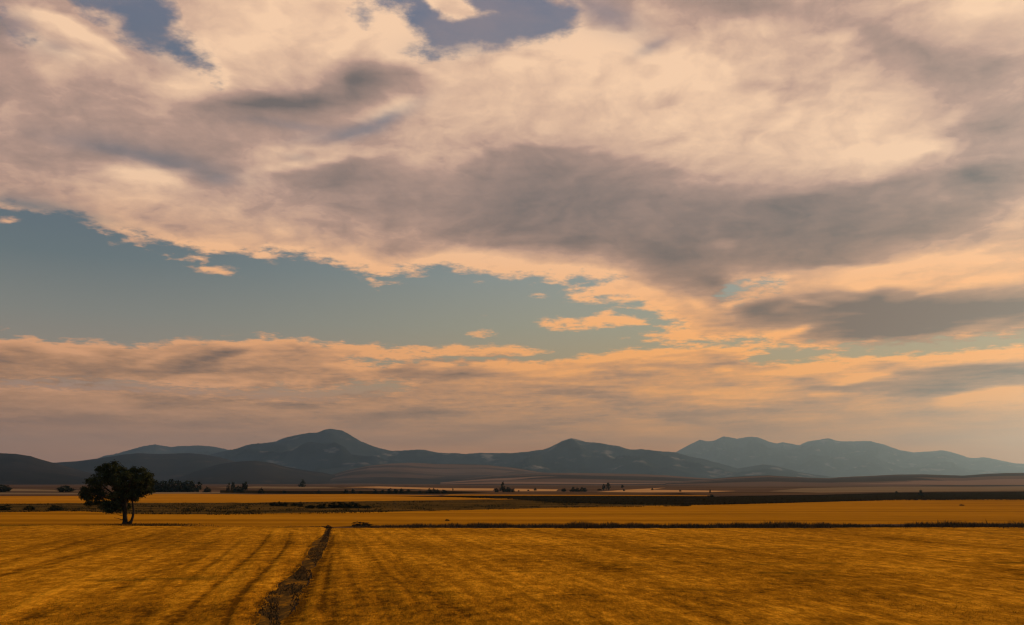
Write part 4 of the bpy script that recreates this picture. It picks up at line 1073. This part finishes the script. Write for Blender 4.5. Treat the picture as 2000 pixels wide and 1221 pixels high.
scrub = [(5, 997, 9, 26, 'dark mound of scrub at the left edge of the rough grass'), (56, 996.5, 8, 18, 'pointed low scrub between two dark mounds'), (108, 997.5, 9.5, 28, 'broad dark mound of scrub nearest the lone tree'),
         (533, 988.5, 8, 14, 'leftmost bush of the dark scrub row'), (545, 988.5, 8.5, 14, 'second bush from left in the dark scrub row'), (555, 988.5, 7.5, 12, 'third bush from left in the dark scrub row'),
         (575, 988.5, 7, 11, 'fourth bush, just left of the upright one in the scrub row'), (587, 990, 9.5, 10, 'upright bush in the middle of the scrub row'), (605, 993, 7, 20, 'low spreading bush right of the upright one in the scrub row'),
         (628, 993.5, 9.5, 22, 'bush left of the tallest mass in the scrub row'), (650, 992.5, 11.5, 22, 'bush on the left flank of the tallest scrub mass'), (668, 992.5, 13, 24, 'tallest bush of the scrub row'),
         (686, 992.5, 12.5, 22, 'bush on the right flank of the tallest scrub mass'), (700, 993, 10, 20, 'bush sloping down right of the tallest scrub mass'), (716, 992.5, 5.5, 20, 'low bush ending the scrub row on the right')]
for px, py, h, w, lab in scrub:
    plant(px, py, h, w, 'bush', lab, G6, mat=SCRUB)
plant(708, 1028, 8.5, 42, 'bush', 'low brown heap of weeds where the ditch begins', mat=WEED)
plant(640, 1032, 6, 14, 'bush', 'little dark weed bush at the top of the dirt track', mat=WEED)
plant(874, 1018, 4, 9, 'bush', 'small olive tuft alone on the golden field behind the ditch', mat=WEED_OLIVE)
plant(1879, 988, 2.6, 9, 'bush', 'small dark tuft alone on the golden field at the right', mat=WEED)

# ------------------------------------------------------------------ tufts of grass and weeds (nobody could count them)
def tufts(name, pts, hs, ws, mat, lean=0.35):
    n = len(pts)
    base = np.asarray(pts, float)
    ang = RNG.random(n) * math.pi
    wv = np.stack([np.cos(ang), np.sin(ang), np.zeros(n)], 1) * (ws * (0.6 + 0.8 * RNG.random(n)))[:, None]
    h = hs * (0.55 + 0.75 * RNG.random(n))
    tip = base + np.stack([RNG.normal(size=n) * lean * h, RNG.normal(size=n) * lean * h, h], 1)
    return tag(tri_obj(name, np.stack([base - wv, base + wv, tip], 1), mat), kind='stuff')


def scatter(n, f):
    """n points on the plain from a function giving photo pixels."""
    out = []
    while len(out) < n:
        q_ = f()
        if q_ is None: continue
        p = ground_pt(q_[0], q_[1], 0.02)
        out.append((p.x, p.y, p.z - 0.03))
    return np.array(out)


nz = lambda x, s, sd: mnoise.noise((x * s, sd, 0.3))


def ditch():
    x = random.uniform(690, 2480)
    c = 1029.6 + (-2.5 if x > 1900 else 0) * (x - 1900) / 600 + 2.2 * nz(x, 0.008, 1) + 1.4 * nz(x, 0.03, 5)
    return x, c + random.gauss(0, 1.5)


P_ = scatter(26000, ditch)
hh = np.array([max(0.16, 0.42 + 0.50 * nz(p[0], 0.11, 4) + 0.22 * nz(p[0], 0.6, 8)) for p in P_]) * 1.15
hh *= np.clip((P_[:, 0] + 19.0) / 9.0, 0.30, 1.0)
tufts('weeds', P_, hh, np.full(len(P_), 0.035), WEED)


def margins():
    if random.random() < 0.45:
        x = random.uniform(-450, 125)
        return x, 1027.0 + 0.6 * nz(x, 0.02, 3) + random.gauss(0, 0.5) if x > 0 else 1025.6 + random.gauss(0, 0.5)
    x = random.uniform(150, 645)
    return x, 1029.3 + random.gauss(0, 0.5)


P_ = scatter(6500, margins)
tufts('weeds', P_, np.array([0.14 + 0.10 * nz(p[0], 0.3, 2) for p in P_]), np.full(len(P_), 0.04), WEED)


def near_tree():
    x = random.gauss(300, 45)
    return (x, 1026 + random.gauss(0, 1.4)) if 150 < x < 420 else None


P_ = scatter(2600, near_tree)
tufts('grass_tufts', P_, np.full(len(P_), 0.17), np.full(len(P_), 0.03), WEED_OLIVE)


def rough():
    x = random.uniform(-450, 1350)
    lo = np.interp(x, [-450, 0, 250, 500, 750, 900, 1000, 1100, 1350], [985, 985, 983, 983, 980, 978, 977, 979, 986])
    hi = np.interp(x, [-450, 0, 160, 250, 420, 600, 750, 900, 1000, 1100, 1350], [1002, 1001, 999, 1004, 1006, 1004, 1001, 997, 995, 992, 989])
    y = random.uniform(lo, hi)
    v = mnoise.noise((x * 0.02, y * 0.22, 2.2)) + 0.5 * mnoise.noise((x * 0.07, y * 0.5, 7.2))
    top = abs(y - lo) < 1.4 and random.random() < 0.6
    bot = abs(y - hi) < 1.2 and mnoise.noise((x * 0.012, 3, 1)) > -0.1
    return (x, y) if (v > 0.12 or top or bot or random.random() < 0.08) else None


P_ = scatter(16000, rough)
tufts('grass_tufts', P_, np.array([0.22 + 0.22 * nz(p[0], 0.08, 4) for p in P_]), np.full(len(P_), 0.10), WEED_OLIVE)


def fallow():
    x = random.uniform(860, 2480)
    lo = np.interp(x, [860, 1000, 1250, 1400, 1480, 1600, 1750, 2000, 2480], [969, 969, 969.4, 970.4, 969, 967, 963.4, 961, 959])
    hi = np.interp(x, [860, 1000, 1090, 1240, 1400, 1500, 1600, 1750, 2480], [970.5, 975, 982, 986, 986.4, 984, 981, 977.4, 977])
    y = lo + (hi - lo) * (random.random() if random.random() < 0.3 else random.choice((0.03, 0.98)))
    return x, y


P_ = scatter(7000, fallow)
tufts('weeds', P_, np.full(len(P_), 0.30), np.full(len(P_), 0.12), FALLOW_WEED)


def track_weeds():
    t = random.random() ** 1.5
    k = t * (len(TRACK_L) - 3)
    i = int(k); f = k - i
    xl = TRACK_L[i][0] * (1 - f) + TRACK_L[i + 1][0] * f
    xr = TRACK_R[i][0] * (1 - f) + TRACK_R[i + 1][0] * f
    y = TRACK_L[i][1] * (1 - f) + TRACK_L[i + 1][1] * f
    u = random.gauss(0.55, 0.42)
    x = xl + (xr - xl) * u
    return (x, y) if mnoise.noise((x * 0.035, y * 0.035, 5)) > -0.12 else None


P_ = scatter(5500, track_weeds)
tufts('weeds', P_, np.full(len(P_), 0.11), np.full(len(P_), 0.03), WEED)


sy = 1036 + 290 * RNG.random(110000)
sx = RNG.uniform(-350, 2350, 110000)
keep = ((sx < np.interp(sy, [p[1] for p in TRACK_L], [p[0] for p in TRACK_L]) - 4) | (sx > np.interp(sy, [p[1] for p in TRACK_R], [p[0] for p in TRACK_R]) + 4)) & (wear_at(sx, sy) < RNG.uniform(0.1, 0.5, 110000))
P_ = np.array([tuple(ground_pt(x, y, 0.02)) for x, y in zip(sx[keep], sy[keep])])
dd = np.hypot(P_[:, 0], P_[:, 1])
tufts('straw_stubble', P_, np.full(len(P_), 0.12), 0.012 + dd * 0.00022, GOLD, 0.5)

# ------------------------------------------------------------------ clods on the stubble, a village under the foothills
CLOD = patchy('clod_earth', [(0.02, 0.014, 0.009), (0.05, 0.034, 0.02)], (3, 3, 3))


def clod(px, py, w, label):
    p = ground_pt(px, py)
    s = math.hypot(p.x, p.y) / F * w * 0.5
    bm = bmesh.new()
    bmesh.ops.create_icosphere(bm, subdivisions=3, radius=1.0)
    for v in bm.verts:
        n_ = 1 + 0.45 * mnoise.noise(v.co * 1.3 + Vector((px, 0, 0))) + 0.2 * mnoise.noise(v.co * 3.1 + Vector((px, 4, 0)))
        v.co = Vector((v.co.x * n_ * s * 1.25, v.co.y * n_ * s, max(-0.35, v.co.z * n_ * 0.75) * s))
    o = bm_obj('clod', bm, CLOD)
    o.location = (p.x, p.y, 0.30 * s)
    tag(o, label, 'clod', 'clods of earth on the stubble')


clod(154, 1057, 3.6, 'dark clod of earth on the stubble below the lone tree, leftmost')
clod(265, 1062, 4.2, 'largest dark clod of earth on the stubble below the lone tree')
clod(367, 1072, 3.6, 'dark clod of earth farthest down the slope of stubble')
clod(443, 1071, 2.4, 'smallest dark clod of earth on the stubble left of the track')
clod(468, 1057, 4.0, 'dark clod of earth on the stubble nearest the dirt track')

# ------------------------------------------------------------------ the air itself
hz = bpy.data.materials.new('air_haze')
hz.use_nodes = True
hz.node_tree.nodes.clear()
pv = hz.node_tree.nodes.new('ShaderNodeVolumePrincipled')
pv.inputs['Color'].default_value = (0.34, 0.62, 1.0, 1)
pv.inputs['Density'].default_value = 6.2e-5
pv.inputs['Anisotropy'].default_value = 0.70
ho = hz.node_tree.nodes.new('ShaderNodeOutputMaterial')
hz.node_tree.links.new(pv.outputs[0], ho.inputs['Volume'])
hv = [(x, y, z) for z in (-5.0, 1050.0) for y in (-120.0, 21500.0) for x in (-14500.0, 14500.0)]
hf = [(0, 2, 3, 1), (4, 5, 7, 6), (0, 1, 5, 4), (2, 6, 7, 3), (0, 4, 6, 2), (1, 3, 7, 5)]
tag(mesh_obj('haze', hv, hf, hz), kind='stuff')
